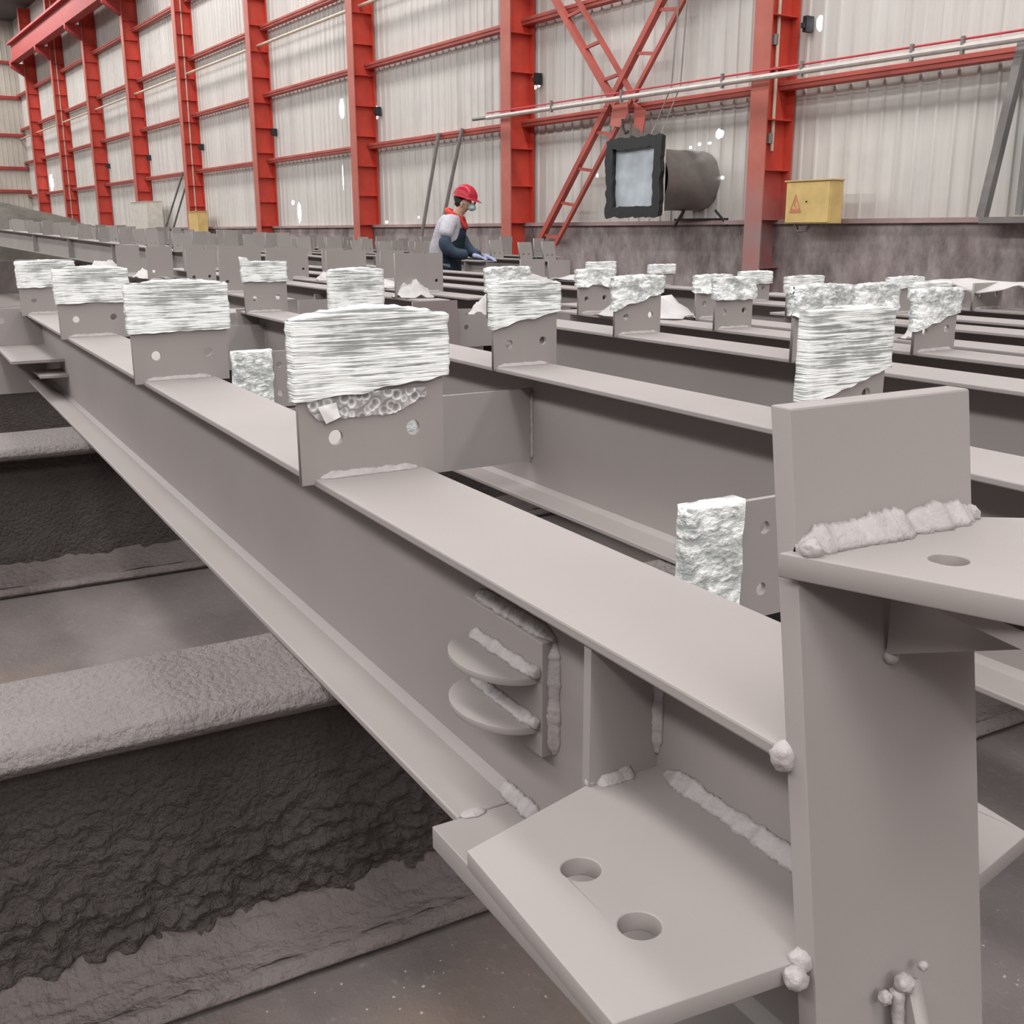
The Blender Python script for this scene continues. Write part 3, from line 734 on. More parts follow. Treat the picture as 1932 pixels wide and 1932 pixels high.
# upper shelf plate with hole, its fillet weld, the dark fin under it
zs = 1.03-Z0
def P2(x, y): return (x-X0, y-Y0)
sp = obj('shelf_plate', plate([P2(-.528, .517), P2(-.38, .578), P2(-.20, .66), P2(-.20, .90), P2(-.49, .765), P2(-.528, .71)], [(*P2(-.457, .606), .0135)], .018, MZ(zs-.009)), 'primer', B1, bevel=.0012)
bm = bmesh.new(); fillet(bm, b1((-.524, .528, 1.0295)), b1((-.524, .714, 1.0295)), (1, 0, 0), (.1, 0, 1), .019); blob(bm, b1((-.522, .712, 1.033)), .010); blob(bm, b1((-.512, .532, 1.034)), .010)
obj('weld_bead', bm, 'weld', sp, smoothed=True)
obj('fin', plate([(-.505-X0, .942-Z0), (-.505-X0, 1.012-Z0), (-.31-X0, 1.012-Z0), (-.40-X0, .983-Z0)], [], .01, MX(.615-Y0)), 'primer', B1)
bm = bmesh.new(); bar(bm, b1((-.47, .585, 1.010)), b1((-.33, .59, .995)), .006, .012); obj('fin', bm, 'primer', B1)
bm = bmesh.new(); blob(bm, b1((-.505, .615, .94)), .008); obj('weld_bead', bm, 'weld', B1.children[-2], smoothed=True)
film2 = bmesh.new()
# lower fin on the end plate
obj('fin', plate([(-.458-X0, .45-Z0), (-.458-X0, .688-Z0), (-.452-X0, .69-Z0), (-.36-X0, .45-Z0)], [], .014, MX(.612-Y0)), 'primer', B1)
lf = B1.children[-1]
bm = bmesh.new(); blob(bm, b1((-.455, .605, .69)), .010); blob(bm, b1((-.458, .588, .682)), .007); blob(bm, b1((-.458, .628, .695)), .005); weld(bm, [b1((-.457, .60, .685)), b1((-.44, .60, .55))], .007)
obj('weld_bead', bm, 'weld', lf, smoothed=True)
film2.free()
# bolted connection plates at the lower flange: upper plate with two holes, thick plate under it
hp = obj('hole_plate', plate([P2(-.742, .376), P2(-.503, .366), P2(-.488, .52), P2(-.488, .72), P2(-.489, .722), P2(-.512, .83), P2(-.742, .858), P2(-.782, .69), P2(-.786, .535)], [(*P2(-.668, .448), .0175), (*P2(-.581, .446), .0175), (*P2(-.668, .79), .0175)], .018, MZ(.72-.009-Z0)), 'primer', B1, bevel=.0012)
bm = bmesh.new(); fillet(bm, b1((-.765, .614, .7195)), b1((-.495, .614, .7195)), (0, -1, 0), (0, 0, 1), .014, 3); weld(bm, [b1((-.782, .545, .724)), b1((-.782, .58, .726))], .007); blob(bm, b1((-.482, .516, .712)), .012); blob(bm, b1((-.50, .602, .73)), .012)
obj('weld_bead', bm, 'weld', hp, smoothed=True)
tp = obj('base_plate', plate([P2(-1.061, .490), P2(-.476, .490), P2(-.476, .745), P2(-1.061, .745)], [], .03, MZ(.5265-Z0)), 'primer', B1, bevel=.002)
bm = bmesh.new(); blob(bm, b1((-1.062, .548, .542)), .012, sq=(1.1, 1.9, .35)); fillet(bm, b1((-1.10, .6135, .5415)), b1((-1.0, .6135, .5415)), (0, -1, 0), (0, 0, 1), .016, 4)
obj('weld_bead', bm, 'weld', tp, smoothed=True)
st = obj('stiffener', box(b1((-.792, .531, .715)), b1((-.780, .614, .868))), 'primer', B1)
bm = bmesh.new(); fillet(bm, b1((-.780, .614, .735)), b1((-.780, .614, .866)), (1, 0, 0), (0, -1, 0), .009, 5); fillet(bm, b1((-.780, .54, .7195)), b1((-.780, .585, .7195)), (1, 0, 0), (0, 0, 1), .010, 8); blob(bm, b1((-.785, .535, .722)), .007); obj('weld_bead', bm, 'weld', st, smoothed=True)
# lifting clip on the web: base plate and two half discs
def clip(xc, far=False):
    yw = .6135-Y0; hz = (.645-Z0, .790-Z0)
    cb = obj('clip_plate', plate([(xc-.095, hz[0]), (xc+.095, hz[0]), (xc+.095, hz[1]), (xc-.095, hz[1])], [], .018, MX(yw-.009)), 'primer', B1, bevel=.001)
    bm = bmesh.new(); fillet(bm, (xc-.095, yw+.001, hz[1]), (xc+.097, yw+.001, hz[1]), (0, -1, 0), (0, 0, 1), .0155, 2); fillet(bm, (xc+.095, yw+.001, hz[1]), (xc+.095, yw+.001, hz[0]), (0, -1, 0), (1, 0, 0), .012, 6); blob(bm, (xc+.085, yw-.022, .752-Z0), .011); blob(bm, (xc+.085, yw-.022, .688-Z0), .010)
    obj('weld_bead', bm, 'weld', cb, smoothed=True)
    for z in (.745, .682):
        pts = [(xc-.085+.0*k, yw-.018) for k in (0,)]+[(xc-.085*math.cos(math.pi*k/24), yw-.018-.062*math.sin(math.pi*k/24)) for k in range(1, 24)]+[(xc+.085, yw-.018)]
        d = obj('half_disc', plate(pts, [], .009, MZ(z-Z0-.0045)), 'primer', B1, bevel=.0008)
        bm = bmesh.new(); fillet(bm, (xc-.08, yw-.018, z-Z0), (xc+.084, yw-.018, z-Z0), (0, -1, 0), (0, 0, 1), .012, z*9); obj('weld_bead', bm, 'weld', d, smoothed=True)
clip(-1.07-X0)
# far end of the front beam: end plate reaching to the left, shelf plates
obj('end_plate', plate([(-.12-.02, .479-.53+.0), (.19, .479-.53), (.19, .36), (-.14, .36)], [(-.09, .305, .016), (-.06, .12, .016)], .014, MY(-5.75-X0)), 'primer', B1)
obj('shelf_plate', box(b1((-5.74, .40, .70)), b1((-5.02, .615, .712))), 'primer', B1)
obj('half_disc', box(b1((-5.2, .50, .64)), b1((-4.95, .612, .65))), 'primer', B1)

# --- second beam
X2 = .3
B2 = ibeam(X2, -5.12, 1.428, 'second grey beam from the front, side plates welded to its web')
for k, x in enumerate((-1.413, -2.594, -3.86, -5.007)): stub(B2, x-X2, -.005, .205, .222)
film('plastic_wrap', B2, -1.413-X2, -.007, .211, .405, .465, .575, 'bulky film on the nearest plate of the second beam, above the bare end plate', bulge=.006)
film('plastic_wrap', B2, -2.594-X2, -.007, .211, .455, .50, .575, 'film with a peaked loose fold on the second beam, right of centre', bulge=.010, tail=((.06, .575), (.115, .603), (.19, .58), (.12, .57)))
film('plastic_wrap', B2, -3.86-X2, -.007, .211, .43, .43, .575, 'drum-like film wrap on the plate just behind the nearest big wrap', fine=False, bulge=.008)
film('plastic_wrap', B2, -5.007-X2, -.007, .205, .49, .49, .580, 'film with a curled tip on the farthest plate of the second beam', fine=False, bulge=.0, tail=((-.02, .575), (.03, .58), (.012, .60), (-.025, .605)))
for x in (-1.27, -2.546, -3.85, -5.02):
    y0 = -.41 if x < -1.3 or True else 0
    gusset(B2, x-X2, -.385, .087, .085, .292)
def side_film(x, ya, yb_, label, xx=X2, bm_=B2, z0=.075, z1=.30):
    """film on the free end of a side plate"""
    bm = bmesh.new(); rows = []; ns = 26; t = .016; sd = x*7
    loop = []
    for k in range(14): loop.append((t, yb_+(ya-yb_)*k/14))
    for k in range(4): loop.append((t-2*t*k/4, ya-.006))
    for k in range(14): loop.append((-t, ya+(yb_-ya)*k/14))
    loop.append((-t, yb_))
    for j in range(ns+1):
        z = z0+(z1-z0)*j/ns
        rows.append([bm.verts.new((x-xx+a+.004*noise.noise(Vector((a*50, b_*40, z*40+sd)))*(1 if a > 0 else -1), b_+.006*noise.noise(Vector((a*30, z*30, sd)))*(1 if k_ < 2 or k_ > len(loop)-3 else .5), z+.004*noise.noise(Vector((b_*50, sd, 0))))) for k_, (a, b_) in enumerate(loop)])
    for a, c in zip(rows, rows[1:]):
        for k in range(len(loop)-1): bm.faces.new((a[k], a[k+1], c[k+1], c[k]))
    n = len(loop)
    for row in (rows[0], rows[-1]): bm.faces.new(row)
    M = Matrix.Translation(bm_.location); bmesh.ops.transform(bm, matrix=M, verts=bm.verts)
    o0 = M@Vector((x-xx, (ya+yb_)/2, z0)); bmesh.ops.translate(bm, verts=bm.verts, vec=-o0)
    tag(obj('plastic_wrap', bm, 'film_loose', loc=o0, smoothed=True), label, 'plastic wrap', 'film on side plate ends')
side_film(-1.27, -.392, -.28, 'crinkled clear wrap on the side plate end right of centre, beside the bare end plate')
side_film(-2.546, -.392, -.25, 'clear wrap peeping out on the side plate right behind the nearest big plate')
side_film(-3.85, -.392, -.25, 'greyish clear wrap on the side plate end just left of the nearest big plate')
obj('end_plate', plate([(-.02, -.01), (.20, -.01), (.20, .36), (-.02, .36)], [], .012, MY(-5.12-X2)), 'primer', B2)
obj('fin', box((-5.12-X2-.3, -.06, .33), (-5.12-X2, .12, .342)), 'primer', B2)

# --- beams 3..8
ROWS = [
 (3, 2.265, .195, -4.10, 'third grey beam from the front, its end behind the first far wraps', [(-2.30, 1.087, 'tall film wrap behind the bulky one at the right, partly hidden', (1.0, .96), True), (-3.197, 1.083, 'torn angled white wrap on the third beam, right of the peaked one', (.97, 1.03), True), (-4.162, 1.088, 'pale wrap with upright white tip just left of the peaked wrap', (.99, 1.01), True)]),
 (4, 2.72, .175, -4.35, 'fourth grey beam from the front, narrow strip at right', [(-2.248, 1.066, 'boxy white wrap near the right edge, in front of the draped sheet', (.95, 1.0), True), (-3.183, 1.067, 'neat white wrap left of the wide bulky one, on two-hole plate', (.99, .99), True), (-4.132, 1.072, 'flat topped pale wrap between the peaked wrap and the torn one', (1.0, 1.0), True)]),
 (5, 2.98, .175, -4.75, 'fifth grey beam from the front', [(-2.72, 1.056, 'ribbed white wrap behind the bulky one, at its right shoulder', (.96, .96), True), (-3.614, 1.056, 'wrap with loose ear sticking out to the left', (.985, .999), True)]),
 (6, 3.49, .19, -3.72, 'sixth grey beam from the front, ending short in the right half', [(-2.91, 1.040, 'pale wrap half hidden behind the boxy one near the right edge', (.98, .98), True), (-3.60, 1.040, 'small pinkish white wrap beside the column foot', (.97, .99), True)]),
 (7, 3.88, .19, -4.60, 'seventh grey beam from the front', [(-3.369, 1.035, 'wrap leaning to the right with a sharp corner, among far right plates', (.99, .99), True), (-4.35, 1.03, 'small white wrap at the very foot of the right-hand column', (.97, .97), True)]),
 (8, 4.43, .2, -4.9, 'eighth grey beam, farthest of the near batch', [(-3.05, 1.0, None, None, False), (-3.35, 1.0, None, None, False)]),
]
BEAMS = {}
for (n, y, w, xe, lab, sts) in ROWS:
    b = ibeam(.3, xe, y, lab, w=w); BEAMS[n] = b
    for (x, zt_, wl, wz, wr_) in sts:
        ht = zt_-ZT; stub(b, x-.3, -.01, w+.01, ht, mat='primer' if n < 7 else 'primer_far')
        if wr_: film('plastic_wrap', b, x-.3, -.012, w+.016, wz[0]-.53, wz[1]-.53, zt_-.53+.002, wl, fine=False, loose=(n in (3, 4, 5)), bulge=.004, t=.02)
for x in (-3.45,): gusset(BEAMS[6], x-.3, -.28, .09, .09, .30, holes=False)

# --- batch beyond, same rows further left
FAR = [
 (1.78, -5.9, -11.5, 'grey beam beyond the front ones, first of the further batch', .25, [-6.75, -7.6, -8.9, -10.2]),
 (2.48, -5.35, -11.5, 'grey beam of the further batch with bare two-hole plates', .245, [-5.65, -6.75, -8.05, -9.4, -10.7]),
 (2.80, -5.40, -11.8, 'grey beam right behind the bare two-hole plates', .235, [-6.1, -7.35, -8.6, -9.9, -11.1]),
 (3.30, -5.6, -12.0, 'grey beam in the middle of the further batch', .22, [-7.8, -9.1, -10.4]),
 (3.85, -5.4, -12.0, 'grey beam of the further batch with small wraps on it', .17, [-5.75, -6.6, -9.2, -10.5]),
 (4.45, -5.3, -12.0, 'grey beam of the further batch, last before the worker', .14, [-5.9, -7.2, -9.8]),
]
FB = []
for i, (y, xa, xb, lab, ht, xs) in enumerate(FAR):
    b = ibeam(xa, xb, y, lab, group='grey beams of the further batch', mat='primer'); FB.append(b)
    for x in xs: stub(b, x-xa, -.01, .20, ht, holes=i < 3)
    for x in xs[1::2]: gusset(b, x-xa+.25, -.3, .09, .08, .30, holes=False)
    if i == 1: obj('end_plate', plate([(-.05, .03), (.22, .03), (.22, .345), (-.05, .345)], [(.15, .24, .014), (.15, .12, .014)], .014, MY(.008)), 'primer_brown', b)['label'] = 'brownish end plate'
    if i == 2: obj('end_plate', plate([(-.08, .08), (.17, .08), (.17, .292), (-.08, .292)], [(-.02, .19, .014)], .014, MY(.008)), 'primer', b)
film('plastic_wrap', FB[4], -5.75+5.4, -.012, .21, .47, .47, .52, 'tiny flat wrap behind the flat topped one, against the dado', fine=False, bulge=0)
film('plastic_wrap', FB[5], -5.9+5.3, -.012, .21, .43, .43, .49, 'small wrap peeping over the torn angled one', fine=False, bulge=0)
# --- far rows bristling with small plates
def far_row(p0, p1, lab, step, ht, off=0, h=.35, w=.18, grp='far beams bristling with plates'):
    p0, p1 = Vector(p0), Vector(p1); d = p1-p0; ln = d.length; yaw = math.atan2(-d.y, -d.x)
    r = empty('steel_beam', (p0.x, p0.y, p0.z-h), yaw); tag(r, lab, 'steel beam', grp)
    tilt = math.asin(d.z/ln); r.rotation_euler = (0, tilt, yaw)
    obj('top_flange', box((-ln, 0, h-.014), (0, w, h)), 'primer_far', r); obj('bottom_flange', box((-ln, 0, 0), (0, w, .014)), 'primer_far', r)
    obj('web', box((-ln, w/2-.005, .014), (0, w/2+.005, h-.014)), 'primer_far', r)
    x = -.15-off; k = 0
    while x > -ln:
        wj = w*random.uniform(.85, 1.15); hj = ht*random.uniform(.85, 1.1)
        bm = plate([(0, h), (wj, h), (wj, h+hj), (0, h+hj)], [(wj*.3, h+.06, .014), (wj*.7, h+.06, .014)], .028, MY(x)) if k < 12 else box((x-.014, 0, h), (x+.014, wj, h+hj))
        sl = random.uniform(-.25, .25)
        for v in bm.verts: v.co.x += (v.co.z-h)*sl
        obj('connection_plate', bm, 'primer_far', r)
        x -= step*random.uniform(.85, 1.15); k += 1
    for x in [-(.4+i*2.6) for i in range(int(ln/2.6))]: obj('stiffener', box((x-.006, .005, .014), (x+.006, w/2, h-.014)), 'primer_far', r)
    return r
far_row((-14.6, 3.30, .995), (-27, 2.0, 1.33), 'long far beam at the left bristling with slanting plates, nearest one', 1.25, .24)
far_row((-14.9, 3.75, .94), (-30, 2.6, 1.28), 'far beam at the left, behind the nearest bristling one', .9, .27, .4)
far_row((-13.6, 4.3, .93), (-30, 3.3, 1.2), 'far bristling beam at the left, third row back', .9, .27, .2)
far_row((-12.8, 5.0, .9), (-30, 4.3, 1.15), 'far bristling beam at the left, fourth row back', .9, .27, .6)
far_row((-11.9, 6.35, .88), (-27.2, 5.45, .94), 'far beam with grey plates left of the worker, nearest row', .95, .23, .5)
far_row((-11.25, 7.03, .885), (-28, 6.25, .92), 'far beam with grey plates passing behind the worker', .62, .22, .1)
far_row((-12.4, 7.7, .90), (-28, 7.05, .94), 'farthest beam with grey plates, in front of the dado', .8, .24, .3)
# stacked supports under the raised rows
for k, (x, y) in enumerate(((-16, 4.1), (-20, 3.7), (-25, 3.3))):
    bm = box((x-.15, y-1.6, 0), (x+.15, y+1.9, .53 if k == 0 else .56 if k == 1 else .66))
    tag(obj('support_block', bm, 'crust_foot', origin=(x, y, 0)), ['dark trestle under the nearest end of the far bristling beams', 'dark trestle under the middle of the far bristling beams', 'dark trestle under the far end of the far bristling beams'][k], 'trestle')
for k, (x, ya, yb_) in enumerate(((-13, 3.2, 8.2), (-17.5, 4.6, 8.2), (-22, 4.6, 8.0), (-26.5, 4.2, 8.0))):
    tag(obj('support_block', box((x-.15, ya, 0), (x+.15, yb_, .525)), 'crust_foot', origin=(x, (ya+yb_)/2, 0)), 'dark low trestle crossing under the far beams, %s to the worker' % ['nearest', 'second nearest', 'third nearest', 'fourth nearest'][k], 'trestle')

# ------------------------------------------------------------------ loose scraps of packing
def scrap(c, sx, sy, h, label, rot=0, peak=1, grp='loose scraps of packing film on the beams'):
    bm = bmesh.new(); n = 12; vs = []; sd = random.random()*40
    for i in range(n+1):
        row = []
        for j in range(n+1):
            u, v = i/n-.5, j/n-.5; rr = 1-.25*noise.noise(Vector((math.atan2(v, u)*1.6, sd, 0)))
            fall = max(0, 1-(u*u+v*v)*3.6)
            z = .62*h*(min(1, fall*1.5)**.8)*(.45+.7*abs(noise.noise(Vector((u*3.4, v*3.4, sd))))+.45*abs(noise.noise(Vector((u*9, v*9, sd)))))+.004
            row.append(bm.verts.new((u*sx*rr, v*sy*rr, z)))
        vs.append(row)
    for i in range(n):
        for j in range(n): bm.faces.new((vs[i][j], vs[i+1][j], vs[i+1][j+1], vs[i][j+1]))
    base = [v for v in bm.verts]
    bmesh.ops.solidify(bm, geom=bm.faces[:], thickness=.002)
    bmesh.ops.rotate(bm, verts=bm.verts, matrix=Matrix.Rotation(rot, 3, 'Z'))
    tag(obj('film_scrap', bm, 'paper', loc=c, smoothed=True), label, 'plastic scrap', grp)
scrap((-3.80, 2.85, .88), .42, .20, .16, 'white pointed scrap left of the wrap with the ear', R(20))
scrap((-4.03, 3.02, .88), .14, .12, .10, 'small white curl beside the pointed scrap')
scrap((-2.50, 3.07, .88), .13, .14, .13, 'white crumpled scrap on the strips between the far right plates')
scrap((-4.30, 2.33, .88), .16, .16, .13, 'white curled scrap left of the peaked wrap', R(30))
scrap((-5.62, 2.56, .88), .22, .18, .15, 'white upright scrap just right of the drum-like wrap')
scrap((-7.0, 2.9, .88), .8, .25, .10, 'white flat scrap left of the drum-like wrap')
scrap((-7.9, 2.88, .88), .16, .14, .10, 'tiny white scrap up left of the drum-like wrap')
scrap((-9.2, 1.86, .88), .6, .25, .12, 'white scrap among the far grey plates at left')
scrap((-11.6, 1.9, .88), .4, .3, .15, 'white tuft at the far left edge of the grey plates')
scrap((-6.7, 4.55, .88), .9, .22, .07, 'long white scrap lying in front of the worker')
scrap((-2.8, 4.6, .89), .45, .3, .13, 'white heap of film on the farthest near beam, right edge')
def drape():
    bm = bmesh.new(); n, m_ = 30, 8; vs = []
    for i in range(n+1):
        row = []
        for j in range(m_+1):
            u, v = i/n, j/m_
            y = 4.42+.22*v; x = -3.75+1.05*u
            z = 1.012+.016*noise.noise(Vector((u*7, v*2, 1)))-(.045*(1-v)*abs(math.sin(u*9+1)))-.02*abs(v-.5)
            row.append(bm.verts.new((x, y, z)))
        vs.append(row)
    for i in range(n):
        for j in range(m_): bm.faces.new((vs[i][j], vs[i+1][j], vs[i+1][j+1], vs[i][j+1]))
    bmesh.ops.solidify(bm, geom=bm.faces[:], thickness=.002)
    return bm
tag(obj('film_sheet', drape(), 'paper', origin=(-3.2, 4.5, 1.0), smoothed=True), 'pinkish white sheet draped across bare plates at the right edge', 'plastic sheet')

# grit and paint chips on the floor
def grit():
    bm = bmesh.new(); rnd = random.Random(3)
    for k in range(420):
        x, y = rnd.uniform(-1.5, -.45), rnd.uniform(.2, 1.7); r = rnd.uniform(.0012, .0042)*(2.2 if rnd.random() < .04 else 1)
        vs = [bm.verts.new((x+r*math.cos(a)*rnd.uniform(.6, 1.3), y+r*math.sin(a)*rnd.uniform(.6, 1.3), rnd.uniform(0, .3)*r)) for a in (0, 1.6, 3.1, 4.7)]
        tp_ = bm.verts.new((x, y, r*.9))
        for q in range(4): bm.faces.new((vs[q], vs[(q+1) % 4], tp_))
        bm.faces.new(vs[::-1])
    return bm
simple('chip', (.42, .38, .36), .8)
gr = obj('grit', grit(), 'chip', origin=(-1, .9, 0)); tag(gr, 'pale grit and paint chips scattered on the floor below the front beam', 'grit', kind='stuff')
# heap under a tarpaulin at the far left end
def heap():
    bm = bmesh.new(); n, m_ = 40, 24; vs = []
    for i in range(n+1):
        row = []
        for j in range(m_+1):
            u, v = i/n, j/m_; d = 2.0+8.2*u; s = 42+8*v
            z = 2.75*(1-u**2.2*.45)*math.sin(math.pi*min(1, v*1.02))**.5*(1 if u < .93 else (1-u)/.07)
            z = max(0, z+.14*noise.noise(Vector((u*7, v*5, 2))))
            p = hall(s, d, z); row.append(bm.verts.new(p))
        vs.append(row)
    for i in range(n):
        for j in range(m_): bm.faces.new((vs[i][j], vs[i+1][j], vs[i+1][j+1], vs[i][j+1]))
    return bm
tag(obj('covered_heap', heap(), 'tarp', origin=hall(46, 6, 0), smoothed=True), 'low brownish covered heap at the far left end of the hall', 'heap')

# ------------------------------------------------------------------ the worker
def skin_obj(name, verts, edges, mat, parent, root=0, sub=2):
    me = D.meshes.new(name); me.from_pydata([v[:3] for v in verts], edges, []); me.materials.append(MATS[mat])
    o = D.objects.new(name, me); COL.objects.link(o); o.parent = parent
    o.modifiers.new('skin', 'SKIN'); 
    lay = me.skin_vertices[0] if me.skin_vertices else None
    if lay is None:
        bm = bmesh.new(); bm.from_mesh(me); bm.verts.layers.skin.verify(); bm.to_mesh(me); bm.free(); lay = me.skin_vertices[0]
    for i, v in enumerate(verts):
        r = v[3]; lay.data[i].radius = r if isinstance(r, tuple) else (r, r)
        lay.data[i].use_root = (i == root)
    o.modifiers['skin'].use_smooth_shade = True
    s = o.modifiers.new('sub', 'SUBSURF'); s.levels = sub; s.render_levels = sub
    return o
PW = empty('person', (-10.55, 5.20, 0), R(48)); tag(PW, 'person in red hard hat, pale jacket and navy apron wrapping plates', 'person')
# local: x forward, y left, z up; leaning forward and looking down at the hands
# body: legs, torso, arms and head as one surface
V = [(0, 0, .90, (.13, .15)), (.03, 0, 1.08, (.12, .14)), (.09, 0, 1.26, (.13, .16)), (.13, 0, 1.38, (.07, .09)), (.16, 0, 1.44, .05), (.245, 0, 1.50, (.078, .07)), (.235, 0, 1.59, (.10, .082)),
     (0, .09, .84, .085), (.03, .1, .48, .055), (-.02, .1, .10, .04), (.10, .1, .04, .035),
     (0, -.09, .84, .085), (.01, -.1, .48, .055), (-.04, -.1, .10, .04), (.08, -.1, .04, .035),
     (.10, .16, 1.32, .04), (.14, .25, 1.12, .03), (.33, .16, .985, .026),
     (.10, -.16, 1.32, .04), (.08, -.265, 1.09, .03), (.30, -.17, 1.0, .026)]
E_ = [(0, 1), (1, 2), (2, 3), (3, 4), (4, 5), (5, 6), (0, 7), (7, 8), (8, 9), (9, 10), (0, 11), (11, 12), (12, 13), (13, 14), (2, 15), (15, 16), (16, 17), (2, 18), (18, 19), (19, 20)]
skin_obj('body', V, E_, 'skin', PW)
# face: nose, eyes, ears
bm = bmesh.new(); blob(bm, (.338, 0, 1.525), .016, sq=(1, .8, 1.2)); obj('nose', bm, 'skin', PW, smoothed=True)
for sy in (-1, 1):
    bm = bmesh.new(); blob(bm, (.322, sy*.032, 1.550), .011, sq=(.6, 1.1, .6)); e = obj('eye', bm, 'hair', PW, smoothed=True)
    bm = bmesh.new(); blob(bm, (.215, sy*.082, 1.515), .030, sq=(.7, .35, 1.2)); obj('ear', bm, 'skin', PW, smoothed=True)
bm = bmesh.new(); blob(bm, (.195, 0, 1.56), .115, sq=(.95, .93, .95)); obj('hair', bm, 'hair', PW, smoothed=True)
# jacket
JV = [(-.04, 0, .90, (.155, .18)), (0, 0, 1.05, (.15, .18)), (.05, 0, 1.24, (.155, .19)), (.10, 0, 1.37, (.09, .12)), (.10, .17, 1.34, .085), (.11, .25, 1.20, .075), (.10, -.17, 1.34, .085), (.07, -.26, 1.17, .08)]
skin_obj('jacket', JV, [(0, 1), (1, 2), (2, 3), (2, 4), (4, 5), (2, 6), (6, 7)], 'jacket', PW)
skin_obj('sleeve', [(.075, -.25, 1.20, .078), (.07, -.27, 1.08, .085), (.17, -.23, 1.005, .07), (.31, -.18, 1.0, .055)], [(0, 1), (1, 2), (2, 3)], 'navy', PW)
skin_obj('sleeve', [(.11, .24, 1.22, .075), (.14, .25, 1.10, .078), (.25, .20, 1.01, .06), (.35, .16, .985, .05)], [(0, 1), (1, 2), (2, 3)], 'navy', PW)
# bib apron in front, wrapping the sides
bm = bmesh.new(); rows = []
for k, (z, x0_, hw, dx) in enumerate(((.28, -.02, .25, .20), (.5, -.02, .25, .20), (.75, -.03, .24, .205), (.93, -.03, .22, .20), (1.06, .02, .19, .185), (1.16, .05, .13, .175), (1.27, .10, .10, .145))):
    row = []
    for j in range(17):
        a = (j/16-.5)*math.pi*(1.05 if z < 1.0 else .9)
        row.append(bm.verts.new((x0_+dx*math.cos(a)+.006*noise.noise(Vector((j*.8, z*5, 1))), hw*math.sin(a), z)))
    rows.append(row)
for a, b_ in zip(rows, rows[1:]):
    for j in range(16): bm.faces.new((a[j], a[j+1], b_[j+1], b_[j]))
bmesh.ops.solidify(bm, geom=bm.faces[:], thickness=.006)
obj('apron', bm, 'navy', PW, smoothed=True)
skin_obj('trousers', [(-.03, 0, .92, (.14, .16)), (-.03, .1, .80, .11), (0, .11, .45, .085), (-.03, .11, .14, .075), (-.03, -.1, .80, .11), (-.02, -.11, .45, .085), (-.05, -.11, .14, .075)], [(0, 1), (1, 2), (2, 3), (0, 4), (4, 5), (5, 6)], 'jacket', PW)
bm = bmesh.new(); tube(bm, [(.12+.085*math.cos(a), .085*math.sin(a), 1.405-.05*math.cos(a)) for a in [R(20+320*k/20) for k in range(21)]], .03, 8)
bar(bm, (.19, -.045, 1.37), (.235, -.03, 1.26), .07, .02); bar(bm, (.19, .045, 1.37), (.235, .03, 1.26), .07, .02)
obj('collar', bm, 'collar_red', PW, smoothed=True)
bm = bmesh.new(); blob(bm, (.165, 0, 1.28), .09, sq=(.9, .9, .9)); obj('blouse', bm, 'blouse', PW, smoothed=True)
# face mask
bm = bmesh.new(); blob(bm, (.305, 0, 1.482), .070, sq=(.75, .95, .72)); mk = obj('face_mask', bm, 'mask_blue', PW, smoothed=True)
bm = bmesh.new()
for sy in (-1, 1): obj('strap', tube(bmesh.new(), [(.31, sy*.05, 1.50), (.26, sy*.078, 1.52), (.215, sy*.088, 1.535)], .003, 5), 'mask_blue', mk)
bm.free()

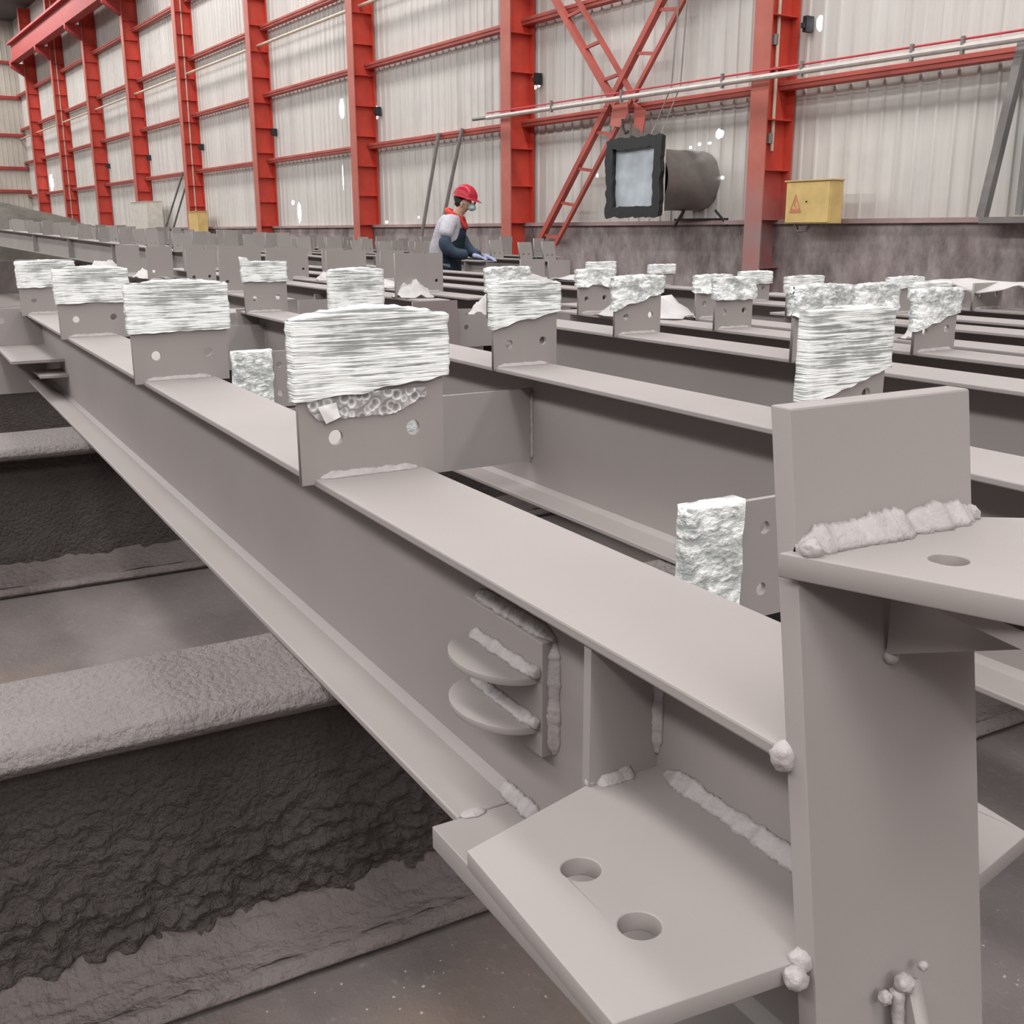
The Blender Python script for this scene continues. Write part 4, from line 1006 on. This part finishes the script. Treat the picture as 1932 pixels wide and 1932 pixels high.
# helmet
def helmet():
    bm = bmesh.new(); c = Vector((.235, 0, 1.59)); tilt = Matrix.Rotation(R(14), 3, 'Y'); prof = []
    rows = []
    for i in range(13):
        ph = math.pi/2*i/12; row = []
        for j in range(40):
            a = 2*math.pi*j/40; rx, ry, rz = .132, .115, .122
            rid = 1+.035*math.exp(-(math.sin(a)*math.cos(ph)/.12)**2)*(math.cos(ph) > 0)
            p = Vector((rx*math.cos(ph)*math.cos(a), ry*math.cos(ph)*math.sin(a), rz*math.sin(ph)*rid)); row.append(bm.verts.new(c+tilt@p))
        rows.append(row)
    for a, b_ in zip(rows, rows[1:]):
        for j in range(40): bm.faces.new((a[j], a[(j+1) % 40], b_[(j+1) % 40], b_[j]))
    # brim, longer in front
    rim = []
    for j in range(40):
        a = 2*math.pi*j/40; ex = .012+.05*max(0, math.cos(a))**2.5
        p = Vector(((.132+ex)*math.cos(a), (.115+.012)*math.sin(a), -.012-.012*max(0, math.cos(a)))); rim.append(bm.verts.new(c+tilt@p))
    for j in range(40): bm.faces.new((rows[0][j], rim[j], rim[(j+1) % 40], rows[0][(j+1) % 40]))
    bmesh.ops.solidify(bm, geom=bm.faces[:], thickness=.004)
    return bm
obj('hard_hat', helmet(), 'helmet_red', PW, smoothed=True)
# gloved hands: palm and five bent fingers each
def hand(px, py, pz, side, yaw):
    r = math.cos(yaw), math.sin(yaw)
    def T(f, l, u): return (px+f*r[0]-l*r[1]*side, py+f*r[1]+l*r[0]*side, pz+u)
    vs = [(*T(0, 0, 0), .034), (*T(.05, 0, -.01), (.036, .026)), (*T(.09, 0, -.02), (.036, .022))]; es = [(0, 1), (1, 2)]
    for k, (l, ln) in enumerate(((-.032, .062), (-.011, .07), (.011, .066), (.031, .052))):
        i = len(vs); vs += [(*T(.10, l, -.024), .0115), (*T(.10+ln*.55, l*1.1, -.036), .0105), (*T(.10+ln*.9, l*1.1, -.062), .009)]
        es += [(2, i), (i, i+1), (i+1, i+2)]
    i = len(vs); vs += [(*T(.045, -.045, -.015), .013), (*T(.085, -.062, -.035), .011)]; es += [(1, i), (i, i+1)]
    skin_obj('glove', vs, es, 'glove', PW, sub=2)
hand(.34, -.17, .995, -1, R(12)); hand(.38, .15, .98, 1, R(-12))
for sy in (-1, 1): skin_obj('boot', [(-.03, sy*.105, .16, .06), (-.03, sy*.105, .06, .055), (.08, sy*.105, .045, .045), (.15, sy*.105, .035, .035)], [(0, 1), (1, 2), (2, 3)], 'boot', PW)

for o in D.objects:
    for k in ('_w', '_h'):
        if k in o: del o[k]
